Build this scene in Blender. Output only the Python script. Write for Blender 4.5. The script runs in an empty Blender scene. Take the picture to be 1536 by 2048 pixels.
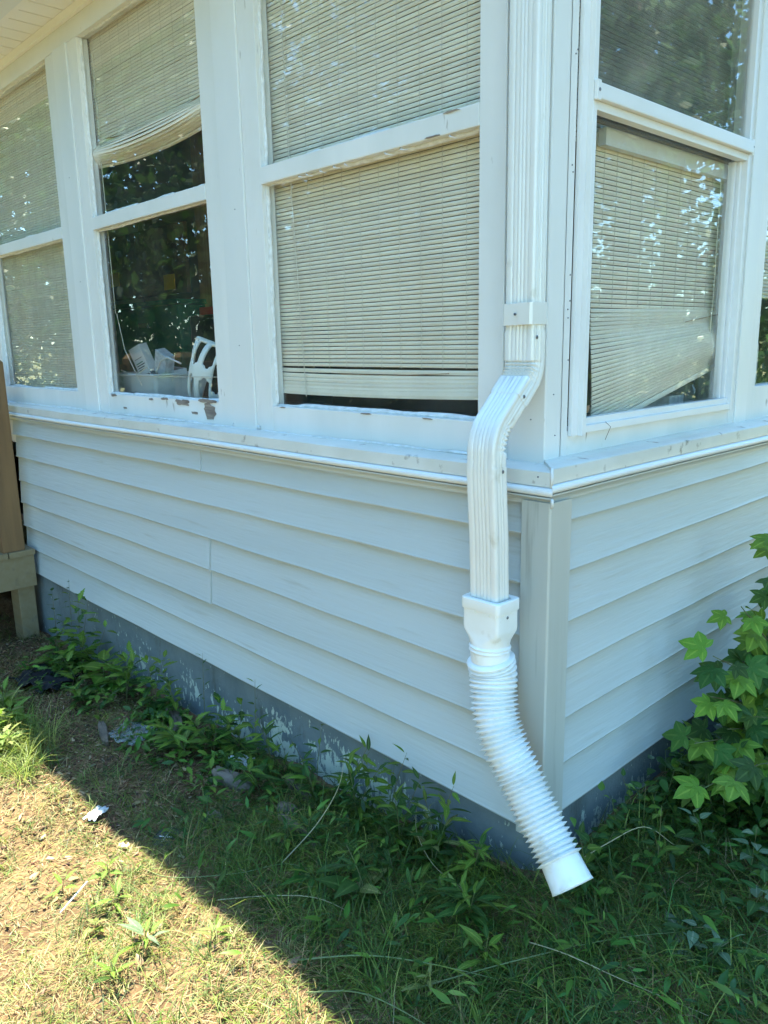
import bpy, bmesh, math, random
import numpy as np
from mathutils import Vector, Matrix
S = bpy.context.scene
COL = S.collection
random.seed(7); rng = np.random.default_rng(11)
R = math.radians
# ------------------------------------------------------------------ camera
yaw, pitch, roll, FPX = 0.8153333, 0.2122145, -0.0193217, 1571.553
CAM = Vector((1.04996, -1.52317, 1.55))
Fv = Vector((-math.sin(yaw)*math.cos(pitch), math.cos(yaw)*math.cos(pitch), -math.sin(pitch)))
R0 = Vector((math.cos(yaw), math.sin(yaw), 0)); U0 = R0.cross(Fv)
Rv = R0*math.cos(roll)+U0*math.sin(roll); Uv = -R0*math.sin(roll)+U0*math.cos(roll)
cd = bpy.data.cameras.new('camera'); cam = bpy.data.objects.new('camera', cd); COL.objects.link(cam)
cd.sensor_fit = 'HORIZONTAL'; cd.sensor_width = 36; cd.lens = 36*FPX/1536
cd.clip_start = .02; cd.clip_end = 3000
m = Matrix((( Rv.x, Uv.x, -Fv.x), (Rv.y, Uv.y, -Fv.y), (Rv.z, Uv.z, -Fv.z))).to_4x4()
cam.matrix_world = Matrix.Translation(CAM) @ m
S.camera = cam
# ------------------------------------------------------------------ light
sun_d = Vector((.50, -.113, -1)).normalized()          # travel direction of sunlight
el = math.asin(-sun_d.z); az = math.atan2(-sun_d.x, -sun_d.y)
W = bpy.data.worlds.new('World'); S.world = W; W.use_nodes = True
nt = W.node_tree; bg = nt.nodes['Background']
sky = nt.nodes.new('ShaderNodeTexSky'); sky.sky_type = 'NISHITA'; sky.sun_disc = False
sky.sun_elevation = el; sky.sun_rotation = az; sky.air_density = 1.0; sky.dust_density = 0.2; sky.ozone_density = 3.0
nt.links.new(sky.outputs[0], bg.inputs[0]); bg.inputs[1].default_value = .15
sl = bpy.data.lights.new('sun', 'SUN'); sl.energy = 4.3; sl.angle = R(.5); sl.color = (1, .82, .60)
so = bpy.data.objects.new('sun', sl); COL.objects.link(so); so.rotation_mode = 'QUATERNION'
so.rotation_quaternion = sun_d.to_track_quat('-Z', 'Y'); so.location = (-4, 2, 8)
S.view_settings.view_transform = 'Standard'; S.view_settings.look = 'None'
S.view_settings.gamma = 1; S.view_settings.use_curve_mapping = False
S.view_settings.exposure = 2.7
try:
    S.view_settings.use_white_balance = True; S.view_settings.white_balance_temperature = 5650; S.view_settings.white_balance_tint = -9
except Exception: pass
S.cycles.transparent_max_bounces = 32; S.cycles.max_bounces = 8
# ------------------------------------------------------------------ materials
def newmat(name):
    M = bpy.data.materials.new(name); M.use_nodes = True
    n = M.node_tree.nodes; l = M.node_tree.links
    return M, n, l, n['Principled BSDF'], n['Material Output']
def c4(c): return (c[0], c[1], c[2], 1)
def mat(name, col, rough=.5, col2=None, scale=8., lo=.35, hi=.65, bump=0., bscale=60., stretch=(1, 1, 1), spec=.5,
        metal=0., dirt=None, dscale=30., dlo=.62, dhi=.7, objvar=0., trans=0., detail=6.):
    M, n, l, P, O = newmat(name)
    P.inputs['Roughness'].default_value = rough; P.inputs['Metallic'].default_value = metal
    P.inputs['Specular IOR Level'].default_value = spec
    tc = n.new('ShaderNodeTexCoord'); mp = n.new('ShaderNodeMapping'); mp.inputs['Scale'].default_value = stretch
    l.new(tc.outputs['Object'], mp.inputs[0])
    def noise(s, d=detail):
        t = n.new('ShaderNodeTexNoise'); t.inputs['Scale'].default_value = s; t.inputs['Detail'].default_value = d
        l.new(mp.outputs[0], t.inputs[0]); return t
    def mix(a, b, f):
        x = n.new('ShaderNodeMix'); x.data_type = 'RGBA'
        if isinstance(a, tuple): x.inputs[6].default_value = a
        else: l.new(a, x.inputs[6])
        if isinstance(b, tuple): x.inputs[7].default_value = b
        else: l.new(b, x.inputs[7])
        l.new(f, x.inputs[0]); return x.outputs[2]
    def ramp(src, a, b):
        r = n.new('ShaderNodeMapRange'); r.inputs[1].default_value = a; r.inputs[2].default_value = b
        l.new(src, r.inputs[0]); return r.outputs[0]
    c = c4(col)
    if col2: c = mix(c4(col), c4(col2), ramp(noise(scale).outputs[0], lo, hi))
    if dirt: c = mix(c, c4(dirt), ramp(noise(dscale, 8).outputs[0], dlo, dhi))
    if objvar:
        oi = n.new('ShaderNodeObjectInfo'); h = n.new('ShaderNodeHueSaturation')
        r = n.new('ShaderNodeMapRange'); r.inputs[3].default_value = 1-objvar; r.inputs[4].default_value = 1+objvar
        l.new(oi.outputs['Random'], r.inputs[0]); l.new(r.outputs[0], h.inputs['Value'])
        r2 = n.new('ShaderNodeMapRange'); r2.inputs[3].default_value = .5-objvar*.06; r2.inputs[4].default_value = .5+objvar*.05
        l.new(oi.outputs['Random'], r2.inputs[0]); l.new(r2.outputs[0], h.inputs['Hue'])
        if isinstance(c, tuple): h.inputs['Color'].default_value = c
        else: l.new(c, h.inputs['Color'])
        c = h.outputs[0]
    if isinstance(c, tuple): P.inputs['Base Color'].default_value = c
    else: l.new(c, P.inputs['Base Color'])
    if bump:
        b = n.new('ShaderNodeBump'); b.inputs['Strength'].default_value = 1; b.inputs['Distance'].default_value = bump
        l.new(noise(bscale, 5).outputs[0], b.inputs['Height']); l.new(b.outputs[0], P.inputs['Normal'])
    if trans:
        t = n.new('ShaderNodeBsdfTranslucent')
        if isinstance(c, tuple): t.inputs[0].default_value = c
        else: l.new(c, t.inputs[0])
        ms = n.new('ShaderNodeMixShader'); ms.inputs[0].default_value = trans
        l.new(P.outputs[0], ms.inputs[1]); l.new(t.outputs[0], ms.inputs[2]); l.new(ms.outputs[0], O.inputs[0])
    return M
MT = {}
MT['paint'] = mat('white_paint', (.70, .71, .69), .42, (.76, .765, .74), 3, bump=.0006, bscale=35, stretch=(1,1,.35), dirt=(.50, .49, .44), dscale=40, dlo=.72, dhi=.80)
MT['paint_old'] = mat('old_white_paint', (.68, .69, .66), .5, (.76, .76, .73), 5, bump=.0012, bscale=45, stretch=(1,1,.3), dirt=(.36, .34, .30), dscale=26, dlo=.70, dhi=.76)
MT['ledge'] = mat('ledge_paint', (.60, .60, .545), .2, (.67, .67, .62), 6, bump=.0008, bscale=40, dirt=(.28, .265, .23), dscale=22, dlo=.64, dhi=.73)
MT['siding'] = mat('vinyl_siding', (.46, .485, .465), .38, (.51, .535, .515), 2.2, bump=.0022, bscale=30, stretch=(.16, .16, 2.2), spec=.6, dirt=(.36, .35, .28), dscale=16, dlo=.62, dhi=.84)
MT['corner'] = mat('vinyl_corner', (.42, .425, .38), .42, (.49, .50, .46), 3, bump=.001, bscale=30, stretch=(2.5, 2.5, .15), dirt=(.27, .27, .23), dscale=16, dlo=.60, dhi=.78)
MT['vinylB'] = mat('aluminium_white', (.76, .77, .76), .3, (.72, .73, .72), 6, bump=.0002)
MT['pipe'] = mat('downspout_enamel', (.74, .745, .71), .22, (.70, .70, .655), 5, bump=.00012, bscale=30, dirt=(.5, .47, .38), dscale=14, dlo=.64, dhi=.8, spec=.7)
MT['hose'] = mat('white_polyethylene', (.84, .85, .84), .32, (.79, .79, .75), 10, bump=.0003, bscale=40, dirt=(.62, .59, .50), dscale=26, dlo=.60, dhi=.80)
MT['slat'] = mat('blind_slat', (.90, .86, .73), .45, (.84, .79, .66), 7, objvar=.05, dirt=(.42, .36, .27), dscale=12, dlo=.66, dhi=.8, trans=.12)
MT['slat_gray'] = mat('blind_slat_shaded', (.66, .64, .56), .5, (.58, .56, .49), 7, objvar=.07, trans=.1)  # greyer slat copy: dimming behind the insect screen put into the colour
MT['cord'] = mat('blind_cord', (.66, .62, .52), .7)
MT['rail_brown'] = mat('stained_hem', (.30, .19, .10), .7, (.45, .33, .2), 30)
MT['screw'] = mat('screw_steel', (.16, .17, .19), .35, metal=.8)
MT['wood'] = mat('treated_wood', (.19, .11, .042), .7, (.13, .075, .03), 14, bump=.0012, bscale=30, stretch=(2, 2, .12), dirt=(.16, .10, .045), dscale=9, dlo=.6, dhi=.75)
MT['woodh'] = mat('treated_wood_weathered', (.19, .145, .07), .75, (.21, .17, .095), 14, bump=.0012, bscale=30, stretch=(.15, 2, 2), dirt=(.13, .11, .07), dscale=9, dlo=.58, dhi=.75)
MT['barewood'] = mat('bare_weathered_wood', (.30, .25, .20), .9, (.16, .13, .11), 40, stretch=(.3, 1, 3), bump=.002, bscale=60)
MT['soffit'] = mat('soffit_vinyl', (.84, .82, .75), .5, (.86, .84, .78), 5)
MT['dark'] = mat('dark_void', (.02, .02, .02), .9)
MT['room'] = mat('room_wall', (.30, .23, .15), .8, (.22, .17, .11), 2)
MT['floor'] = mat('room_floor', (.10, .07, .05), .6)
MT['roof'] = mat('asphalt_shingle', (.10, .10, .10), .9, (.16, .155, .15), 30, bump=.004, bscale=60)
MT['caulk'] = mat('caulk', (.74, .75, .74), .5, (.60, .60, .57), 40, bump=.002, bscale=90)
MT['tote'] = mat('translucent_plastic', (.82, .84, .82), .35, trans=.2)
MT['carton'] = mat('white_carton', (.72, .72, .70), .6)
MT['helmet'] = mat('helmet_shell', (.85, .87, .82), .3)
MT['black'] = mat('black_plastic', (.012, .013, .015), .35)
MT['bagplastic'] = mat('bag_plastic', (.010, .011, .013), .6, spec=.2)
MT['green'] = mat('green_plastic', (.02, .17, .08), .5)
MT['yellow'] = mat('yellow_note', (.85, .55, .04), .7)
MT['board_brown'] = mat('board_brown', (.20, .10, .04), .6, (.12, .07, .03), 3)
MT['curtain'] = mat('curtain_cloth', (.42, .27, .12), .9, (.30, .19, .08), 9, stretch=(6, 1, .2))
MT['red'] = mat('red_fabric', (.5, .05, .03), .8)
MT['table'] = mat('dark_counter', (.05, .035, .025), .5)
MT['glassjar'] = mat('jar_glass', (.35, .38, .38), .12, spec=.8)
MT['tin'] = mat('tin_lid', (.5, .5, .5), .25, metal=.9)
MT['tree_leaf'] = mat('tree_leaf', (.055, .115, .02), .5, (.035, .08, .015), .8, trans=.35)
MT['bark'] = mat('bark', (.11, .085, .065), .95, (.06, .05, .04), 12, bump=.02, bscale=10, stretch=(1, 1, .2))
MT['rot'] = mat('rotten_wood', (.17, .13, .095), .95, (.09, .07, .05), 30, bump=.004, bscale=50, stretch=(1, 1, .3))
MT['rock'] = mat('field_stone', (.20, .16, .12), .9, (.12, .10, .08), 14, bump=.006, bscale=30)
MT['paper'] = mat('crumpled_paper', (.72, .73, .74), .6, (.5, .5, .52), 40)
MT['leafdry'] = mat('dry_leaf', (.32, .22, .11), .8, (.2, .13, .07), 20, trans=.2, objvar=.25)
MT['straw'] = mat('straw', (.50, .43, .26), .7, (.40, .36, .2), 9, trans=.2)
MT['stalk_green'] = mat('green_stalk', (.15, .22, .07), .6, (.22, .24, .10), 9, trans=.2)
MT['stem'] = mat('weed_stem', (.10, .14, .04), .6, (.14, .11, .05), 12)
def leafmat(nm, a, b):
    M = mat(nm, a, .42, b, 25, objvar=.22, trans=.38, bump=.0014, bscale=40, spec=.35)
    n, l = M.node_tree.nodes, M.node_tree.links; P = n['Principled BSDF']; src = P.inputs['Base Color'].links[0].from_socket
    at_ = n.new('ShaderNodeAttribute'); at_.attribute_name = 'vein'; r = n.new('ShaderNodeMapRange'); r.inputs[1].default_value = .80; r.inputs[2].default_value = 1.; r.inputs[4].default_value = .55; l.new(at_.outputs['Fac'], r.inputs[0])
    x = n.new('ShaderNodeMix'); x.data_type = 'RGBA'; l.new(r.outputs[0], x.inputs[0]); l.new(src, x.inputs[6]); x.inputs[7].default_value = (min(a[0]*2.2+.05, 1), min(a[1]*1.7+.05, 1), min(a[2]*2+.03, 1), 1)
    nz = n.new('ShaderNodeTexNoise'); nz.inputs['Scale'].default_value = 7; nz.inputs['Detail'].default_value = 4; tc = n.new('ShaderNodeTexCoord'); l.new(tc.outputs['Object'], nz.inputs[0])
    r2 = n.new('ShaderNodeMapRange'); r2.inputs[1].default_value = .66; r2.inputs[2].default_value = .72; r2.inputs[4].default_value = .6; l.new(nz.outputs[0], r2.inputs[0])
    y = n.new('ShaderNodeMix'); y.data_type = 'RGBA'; l.new(r2.outputs[0], y.inputs[0]); l.new(x.outputs[2], y.inputs[6]); y.inputs[7].default_value = (.16, .14, .05, 1)
    l.new(y.outputs[2], P.inputs['Base Color'])
    for q_ in n:
        if q_.type == 'BSDF_TRANSLUCENT': l.new(y.outputs[2], q_.inputs[0])
    return M
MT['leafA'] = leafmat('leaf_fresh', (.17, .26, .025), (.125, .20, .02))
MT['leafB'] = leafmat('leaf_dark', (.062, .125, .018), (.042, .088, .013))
MT['leafC'] = leafmat('leaf_pale_underside', (.19, .25, .14), (.14, .20, .10))
MT['leafD'] = leafmat('leaf_yellowing', (.26, .27, .08), (.18, .22, .06))
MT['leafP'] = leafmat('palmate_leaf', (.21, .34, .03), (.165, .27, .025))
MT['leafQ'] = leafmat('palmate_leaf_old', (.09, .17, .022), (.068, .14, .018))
# glass: thin box panes, Schlick mirror over clear
def glassmat(name, tint, dust=.0, wav=.0006, dustcol=(.6, .6, .55)):
    M, n, l, P, O = newmat(name); n.remove(P)
    g = n.new('ShaderNodeNewGeometry'); d = n.new('ShaderNodeVectorMath'); d.operation = 'DOT_PRODUCT'
    l.new(g.outputs['Incoming'], d.inputs[0])
    tc = n.new('ShaderNodeTexCoord'); nz = n.new('ShaderNodeTexNoise'); nz.inputs['Scale'].default_value = 2.5
    nz.inputs['Detail'].default_value = 1; l.new(tc.outputs['Object'], nz.inputs[0])
    b = n.new('ShaderNodeBump'); b.inputs['Distance'].default_value = wav; l.new(nz.outputs[0], b.inputs['Height'])
    l.new(g.outputs['Normal'], d.inputs[1])
    def mth(op, a, bb=None):
        x = n.new('ShaderNodeMath'); x.operation = op
        for i, v in enumerate((a, bb)):
            if v is None: continue
            if isinstance(v, (int, float)): x.inputs[i].default_value = v
            else: l.new(v, x.inputs[i])
        return x.outputs[0]
    ca = mth('ABSOLUTE', d.outputs['Value']); f = mth('POWER', mth('SUBTRACT', 1., ca), 5.)
    f = mth('ADD', mth('MULTIPLY', f, .95), .045)
    T = n.new('ShaderNodeBsdfTransparent'); T.inputs[0].default_value = c4(tint)
    G = n.new('ShaderNodeBsdfGlossy'); G.inputs['Roughness'].default_value = .0; l.new(b.outputs[0], G.inputs['Normal'])
    ms = n.new('ShaderNodeMixShader'); l.new(f, ms.inputs[0]); l.new(T.outputs[0], ms.inputs[1]); l.new(G.outputs[0], ms.inputs[2])
    out = ms.outputs[0]
    if dust:
        D = n.new('ShaderNodeBsdfDiffuse'); D.inputs[0].default_value = c4(dustcol)
        n2 = n.new('ShaderNodeTexNoise'); n2.inputs['Scale'].default_value = 6; n2.inputs['Detail'].default_value = 9; l.new(tc.outputs['Object'], n2.inputs[0])
        r = n.new('ShaderNodeMapRange'); r.inputs[1].default_value = .4; r.inputs[2].default_value = .75; r.inputs[3].default_value = dust*.4; r.inputs[4].default_value = dust*1.6
        l.new(n2.outputs[0], r.inputs[0]); m2 = n.new('ShaderNodeMixShader'); l.new(r.outputs[0], m2.inputs[0]); l.new(out, m2.inputs[1]); l.new(D.outputs[0], m2.inputs[2]); out = m2.outputs[0]
    l.new(out, O.inputs[0]); return M
MT['glass'] = glassmat('window_glass', (.985, .99, .985), .02)
MT['glass_dusty'] = glassmat('dusty_window_glass', (.98, .985, .97), .10, dustcol=(.62, .58, .47))
def screenmat():
    M, n, l, P, O = newmat('insect_screen'); P.inputs['Base Color'].default_value = (.06, .065, .07, 1); P.inputs['Roughness'].default_value = .6
    T = n.new('ShaderNodeBsdfTransparent'); ms = n.new('ShaderNodeMixShader'); ms.inputs[0].default_value = .38
    l.new(T.outputs[0], ms.inputs[1]); l.new(P.outputs[0], ms.inputs[2]); l.new(ms.outputs[0], O.inputs[0]); return M
MT['screen'] = screenmat()
def plasticfilm():
    M, n, l, P, O = newmat('clear_plastic_film'); P.inputs['Base Color'].default_value = (.6, .62, .62, 1); P.inputs['Roughness'].default_value = .25
    T = n.new('ShaderNodeBsdfTransparent'); ms = n.new('ShaderNodeMixShader'); ms.inputs[0].default_value = .22
    l.new(T.outputs[0], ms.inputs[1]); l.new(P.outputs[0], ms.inputs[2]); l.new(ms.outputs[0], O.inputs[0]); return M
MT['film'] = plasticfilm()
def foundmat():
    M, n, l, P, O = newmat('painted_block'); P.inputs['Roughness'].default_value = .75
    tc = n.new('ShaderNodeTexCoord'); sx = n.new('ShaderNodeSeparateXYZ'); l.new(tc.outputs['Object'], sx.inputs[0])
    def nz(s, d, st=(1, 1, 1)):
        mp = n.new('ShaderNodeMapping'); mp.inputs['Scale'].default_value = st; l.new(tc.outputs['Object'], mp.inputs[0])
        t = n.new('ShaderNodeTexNoise'); t.inputs['Scale'].default_value = s; t.inputs['Detail'].default_value = d; t.inputs['Roughness'].default_value = .65; l.new(mp.outputs[0], t.inputs[0]); return t.outputs[0]
    def mr(s, a, b, c=0., d=1.):
        r = n.new('ShaderNodeMapRange'); [r.inputs[i+1].__setattr__('default_value', v) for i, v in enumerate((a, b, c, d))]; l.new(s, r.inputs[0]); return r.outputs[0]
    def mx(a, b, f):
        x = n.new('ShaderNodeMix'); x.data_type = 'RGBA'
        for i, v in ((6, a), (7, b)):
            if isinstance(v, tuple): x.inputs[i].default_value = v
            else: l.new(v, x.inputs[i])
        l.new(f, x.inputs[0]); return x.outputs[2]
    def mt(op, a, b):
        x = n.new('ShaderNodeMath'); x.operation = op
        for i, v in ((0, a), (1, b)):
            if isinstance(v, float): x.inputs[i].default_value = v
            else: l.new(v, x.inputs[i])
        return x.outputs[0]
    base = mx((.115, .145, .16, 1), (.19, .22, .225, 1), mr(nz(4, 6), .35, .65))
    base = mx(base, (.07, .075, .06, 1), mr(nz(7, 8, (1, 1, .4)), .60, .72))
    flat = mt('ADD', mt('MULTIPLY', nz(62, 10, (1, 1, .45)), .7), mt('MULTIPLY', nz(20, 6, (1, 1, .7)), .3)); big = nz(3.2, 3)
    hz = mt('MULTIPLY', mr(sx.outputs[2], .29, .12), mr(sx.outputs[0], -3.0, -1.7))     # more flaking low down and towards the corner
    k = mt('ADD', mt('MULTIPLY', flat, 1.), mt('MULTIPLY', mt('MULTIPLY', mr(big, .40, .62), hz), .19))
    fl = mr(k, .618, .634)
    col = mx(base, (.50, .54, .46, 1), fl)
    l.new(col, P.inputs['Base Color'])
    b = n.new('ShaderNodeBump'); b.inputs['Distance'].default_value = .003; l.new(mt('ADD', nz(60, 5), mt('MULTIPLY', fl, .4)), b.inputs['Height']); l.new(b.outputs[0], P.inputs['Normal'])
    return M
MT['found'] = foundmat()
def attrmat(name, rough=.6, trans=.3, spec=.3):
    M, n, l, P, O = newmat(name); P.inputs['Roughness'].default_value = rough; P.inputs['Specular IOR Level'].default_value = spec
    a = n.new('ShaderNodeAttribute'); a.attribute_name = 'tint'; l.new(a.outputs['Color'], P.inputs['Base Color'])
    t = n.new('ShaderNodeBsdfTranslucent'); l.new(a.outputs['Color'], t.inputs[0])
    ms = n.new('ShaderNodeMixShader'); ms.inputs[0].default_value = trans; l.new(P.outputs[0], ms.inputs[1]); l.new(t.outputs[0], ms.inputs[2]); l.new(ms.outputs[0], O.inputs[0]); return M
MT['blade'] = attrmat('grass_blades', .5, .35); MT['chip'] = attrmat('wood_chips', .9, .0, .1); MT['weedmass'] = attrmat('weed_leaves', .45, .35)
def groundmat():
    M, n, l, P, O = newmat('soil'); P.inputs['Roughness'].default_value = .95; P.inputs['Specular IOR Level'].default_value = .15
    tc = n.new('ShaderNodeTexCoord')
    def nz(s, d=8):
        t = n.new('ShaderNodeTexNoise'); t.inputs['Scale'].default_value = s; t.inputs['Detail'].default_value = d; l.new(tc.outputs['Object'], t.inputs[0]); return t.outputs[0]
    def mr(s, a, b):
        r = n.new('ShaderNodeMapRange'); r.inputs[1].default_value = a; r.inputs[2].default_value = b; l.new(s, r.inputs[0]); return r.outputs[0]
    def mx(a, b, f):
        x = n.new('ShaderNodeMix'); x.data_type = 'RGBA'
        for i, v in ((6, a), (7, b)):
            if isinstance(v, tuple): x.inputs[i].default_value = v
            else: l.new(v, x.inputs[i])
        l.new(f, x.inputs[0]); return x.outputs[2]
    c = mx((.175, .108, .056, 1), (.09, .054, .030, 1), mr(nz(6), .38, .62))
    c = mx(c, (.24, .165, .09, 1), mr(nz(90, 6), .52, .70))
    c = mx(c, (.055, .036, .025, 1), mr(nz(45, 6), .60, .70))
    # far lawn past the yard patch: made pale to bounce light onto the soffit
    ln = n.new('ShaderNodeVectorMath'); ln.operation = 'LENGTH'; l.new(tc.outputs['Object'], ln.inputs[0])
    c = mx(c, (.27, .25, .11, 1), mr(ln.outputs['Value'], 4., 7.))
    l.new(c, P.inputs['Base Color'])
    b = n.new('ShaderNodeBump'); b.inputs['Distance'].default_value = .012; l.new(nz(55, 8), b.inputs['Height']); l.new(b.outputs[0], P.inputs['Normal'])
    return M
MT['soil'] = groundmat()
# ------------------------------------------------------------------ object helpers
def obj(name, me, parent=None, loc=None, mw=None):
    o = bpy.data.objects.new(name, me); COL.objects.link(o)
    if parent: o.parent = parent
    if loc: o.location = loc
    if mw is not None: o.matrix_local = mw
    return o
def tag(o, label=None, cat=None, group=None, kind=None):
    for k, v in (('label', label), ('category', cat), ('group', group), ('kind', kind)):
        if v: o[k] = v
    return o
def thing(name, label, cat, loc=(0, 0, 0), rz=0, group=None):
    o = bpy.data.objects.new(name, None); COL.objects.link(o); o.location = loc; o.rotation_euler = (0, 0, rz)
    o.empty_display_size = .1
    return tag(o, label, cat, group)
class MB:
    def __init__(s): s.v = []; s.f = []; s.sm = False
    def add(s, vs, fs):
        o = len(s.v); s.v += [tuple(v) for v in vs]; s.f += [tuple(i+o for i in f) for f in fs]; return s
    def box(s, a, b):
        x0, y0, z0 = [min(a[i], b[i]) for i in range(3)]; x1, y1, z1 = [max(a[i], b[i]) for i in range(3)]
        return s.add([(x0, y0, z0), (x1, y0, z0), (x1, y1, z0), (x0, y1, z0), (x0, y0, z1), (x1, y0, z1), (x1, y1, z1), (x0, y1, z1)],
                     [(0, 3, 2, 1), (4, 5, 6, 7), (0, 1, 5, 4), (1, 2, 6, 5), (2, 3, 7, 6), (3, 0, 4, 7)])
    def prism(s, poly, a, b, axis=0):
        # poly: list of 2D points in the plane perpendicular to axis; extruded from a to b
        n = len(poly)
        def P(t, p):
            return (t, p[0], p[1]) if axis == 0 else ((p[0], t, p[1]) if axis == 1 else (p[0], p[1], t))
        s.add([P(a, p) for p in poly]+[P(b, p) for p in poly],
              [tuple(range(n))[::-1], tuple(range(n, 2*n))]+[(i, (i+1) % n, n+(i+1) % n, n+i) for i in range(n)])
        return s
    def tube(s, pts, rad, k=8, caps=True):
        pts = [Vector(p) for p in pts]; rings = []
        if not isinstance(rad, (list, tuple, np.ndarray)): rad = [rad]*len(pts)
        t0 = (pts[1]-pts[0]).normalized(); up = Vector((0, 0, 1)) if abs(t0.z) < .9 else Vector((1, 0, 0))
        u = t0.cross(up).normalized()
        vs = []
        for i, p in enumerate(pts):
            t = (pts[min(i+1, len(pts)-1)]-pts[max(i-1, 0)]).normalized()
            u = (u-t*u.dot(t)).normalized(); w = t.cross(u)
            for j in range(k):
                a = 2*math.pi*j/k; vs.append(p+(u*math.cos(a)+w*math.sin(a))*rad[i])
        fs = [(i*k+j, i*k+(j+1) % k, (i+1)*k+(j+1) % k, (i+1)*k+j) for i in range(len(pts)-1) for j in range(k)]
        if caps: fs += [tuple(range(k))[::-1], tuple((len(pts)-1)*k+j for j in range(k))]
        return s.add(vs, fs)
    def mesh(s, name, m, smooth=False, bevel=0.):
        me = bpy.data.meshes.new(name); me.from_pydata(s.v, [], s.f)
        bm = bmesh.new(); bm.from_mesh(me); bmesh.ops.recalc_face_normals(bm, faces=bm.faces)
        if bevel:
            bmesh.ops.bevel(bm, geom=[e for e in bm.edges if len(e.link_faces) == 2 and e.calc_face_angle(0) > .6], offset=bevel, segments=2, affect='EDGES', profile=.6)
        bm.to_mesh(me); bm.free()
        if smooth: me.polygons.foreach_set('use_smooth', [True]*len(me.polygons))
        me.materials.append(MT[m] if isinstance(m, str) else m); me.update(); return me
    def build(s, name, m, parent=None, smooth=False, bevel=0.): return obj(name, s.mesh(name, m, smooth, bevel), parent)
def bigmesh(name, V, Fc, m, tint=None, smooth=False):
    # V (n,3); Fc (m,k) all faces with the same corner count
    me = bpy.data.meshes.new(name); k = Fc.shape[1]
    me.vertices.add(len(V)); me.vertices.foreach_set('co', V.astype(np.float32).ravel())
    me.loops.add(Fc.size); me.loops.foreach_set('vertex_index', Fc.astype(np.int32).ravel())
    me.polygons.add(len(Fc)); me.polygons.foreach_set('loop_start', np.arange(0, Fc.size, k, dtype=np.int32))
    me.polygons.foreach_set('loop_total', np.full(len(Fc), k, dtype=np.int32))
    me.update(calc_edges=True)
    if tint is not None:
        a = me.attributes.new('tint', 'FLOAT_COLOR', 'POINT'); c = np.ones((len(V), 4), np.float32); c[:, :3] = tint; a.data.foreach_set('color', c.ravel())
    if smooth: me.polygons.foreach_set('use_smooth', np.ones(len(Fc), bool))
    me.materials.append(MT[m]); me.validate(); return me
# ------------------------------------------------------------------ ground
def gz(x, y):
    x = np.asarray(x, float); y = np.asarray(y, float)
    b = -.01+.055*(np.clip(x, -3.4, 1.4)+2)
    b = b+.010*np.sin(x*5.1+y*3.3)+.008*np.sin(x*11.3-y*7.9+1)+.006*np.sin(x*23+y*19)
    sx = np.clip((x+.75)/.75, 0, 1); sx = sx*sx*(3-2*sx); sy = np.clip((y+.50)/.45, 0, 1); sy = sy*sy*(3-2*sy); b = b+.065*sx*sy
    far = np.clip((np.hypot(x, y)-5)/6, 0, 1)
    return b*(1-far)+far*.02*np.sin(x*.3)*np.cos(y*.2)
def axis_(lo, hi, st):
    a = np.arange(lo, hi+1e-6, st); e = []; d = st; p = hi
    while p < 1200: d *= 1.25; p += d; e.append(p)
    e2 = []; d = st; p = lo
    while p > -1200: d *= 1.25; p -= d; e2.append(p)
    return np.array(e2[::-1]+list(a)+e)
gx = axis_(-4.2, 1.8, .03); gy = axis_(-2.0, 2.6, .03)
GX, GY = np.meshgrid(gx, gy, indexing='ij'); GZ = gz(GX, GY)
near = (np.hypot(GX, GY) < 5)
GZ = GZ+np.where(near, rng.normal(0, .0025, GX.shape), 0)
V = np.stack([GX, GY, GZ], -1).reshape(-1, 3); nx, ny = GX.shape
i, j = np.meshgrid(np.arange(nx-1), np.arange(ny-1), indexing='ij'); q = (i*ny+j).ravel()
g = obj('ground', bigmesh('ground', V, np.stack([q, q+ny, q+ny+1, q+1], 1), 'soil', smooth=True)); tag(g, kind='structure')
# ------------------------------------------------------------------ house
XL = -4.05; YB = 4.6; ZO = 1.55
H = thing('enclosed_porch', 'white clapboard enclosed porch with old wooden windows above a grey foundation', 'house')
# foundation
fb = MB(); fb.box((-3.62, .022, -.5), (-.022, .20, .300)); fb.build('foundation_wall', 'found', H)
fb = MB(); fb.box((-.20, .201, -.5), (-.022, YB, .330)); fb.build('foundation_wall', 'found', H)
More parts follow.
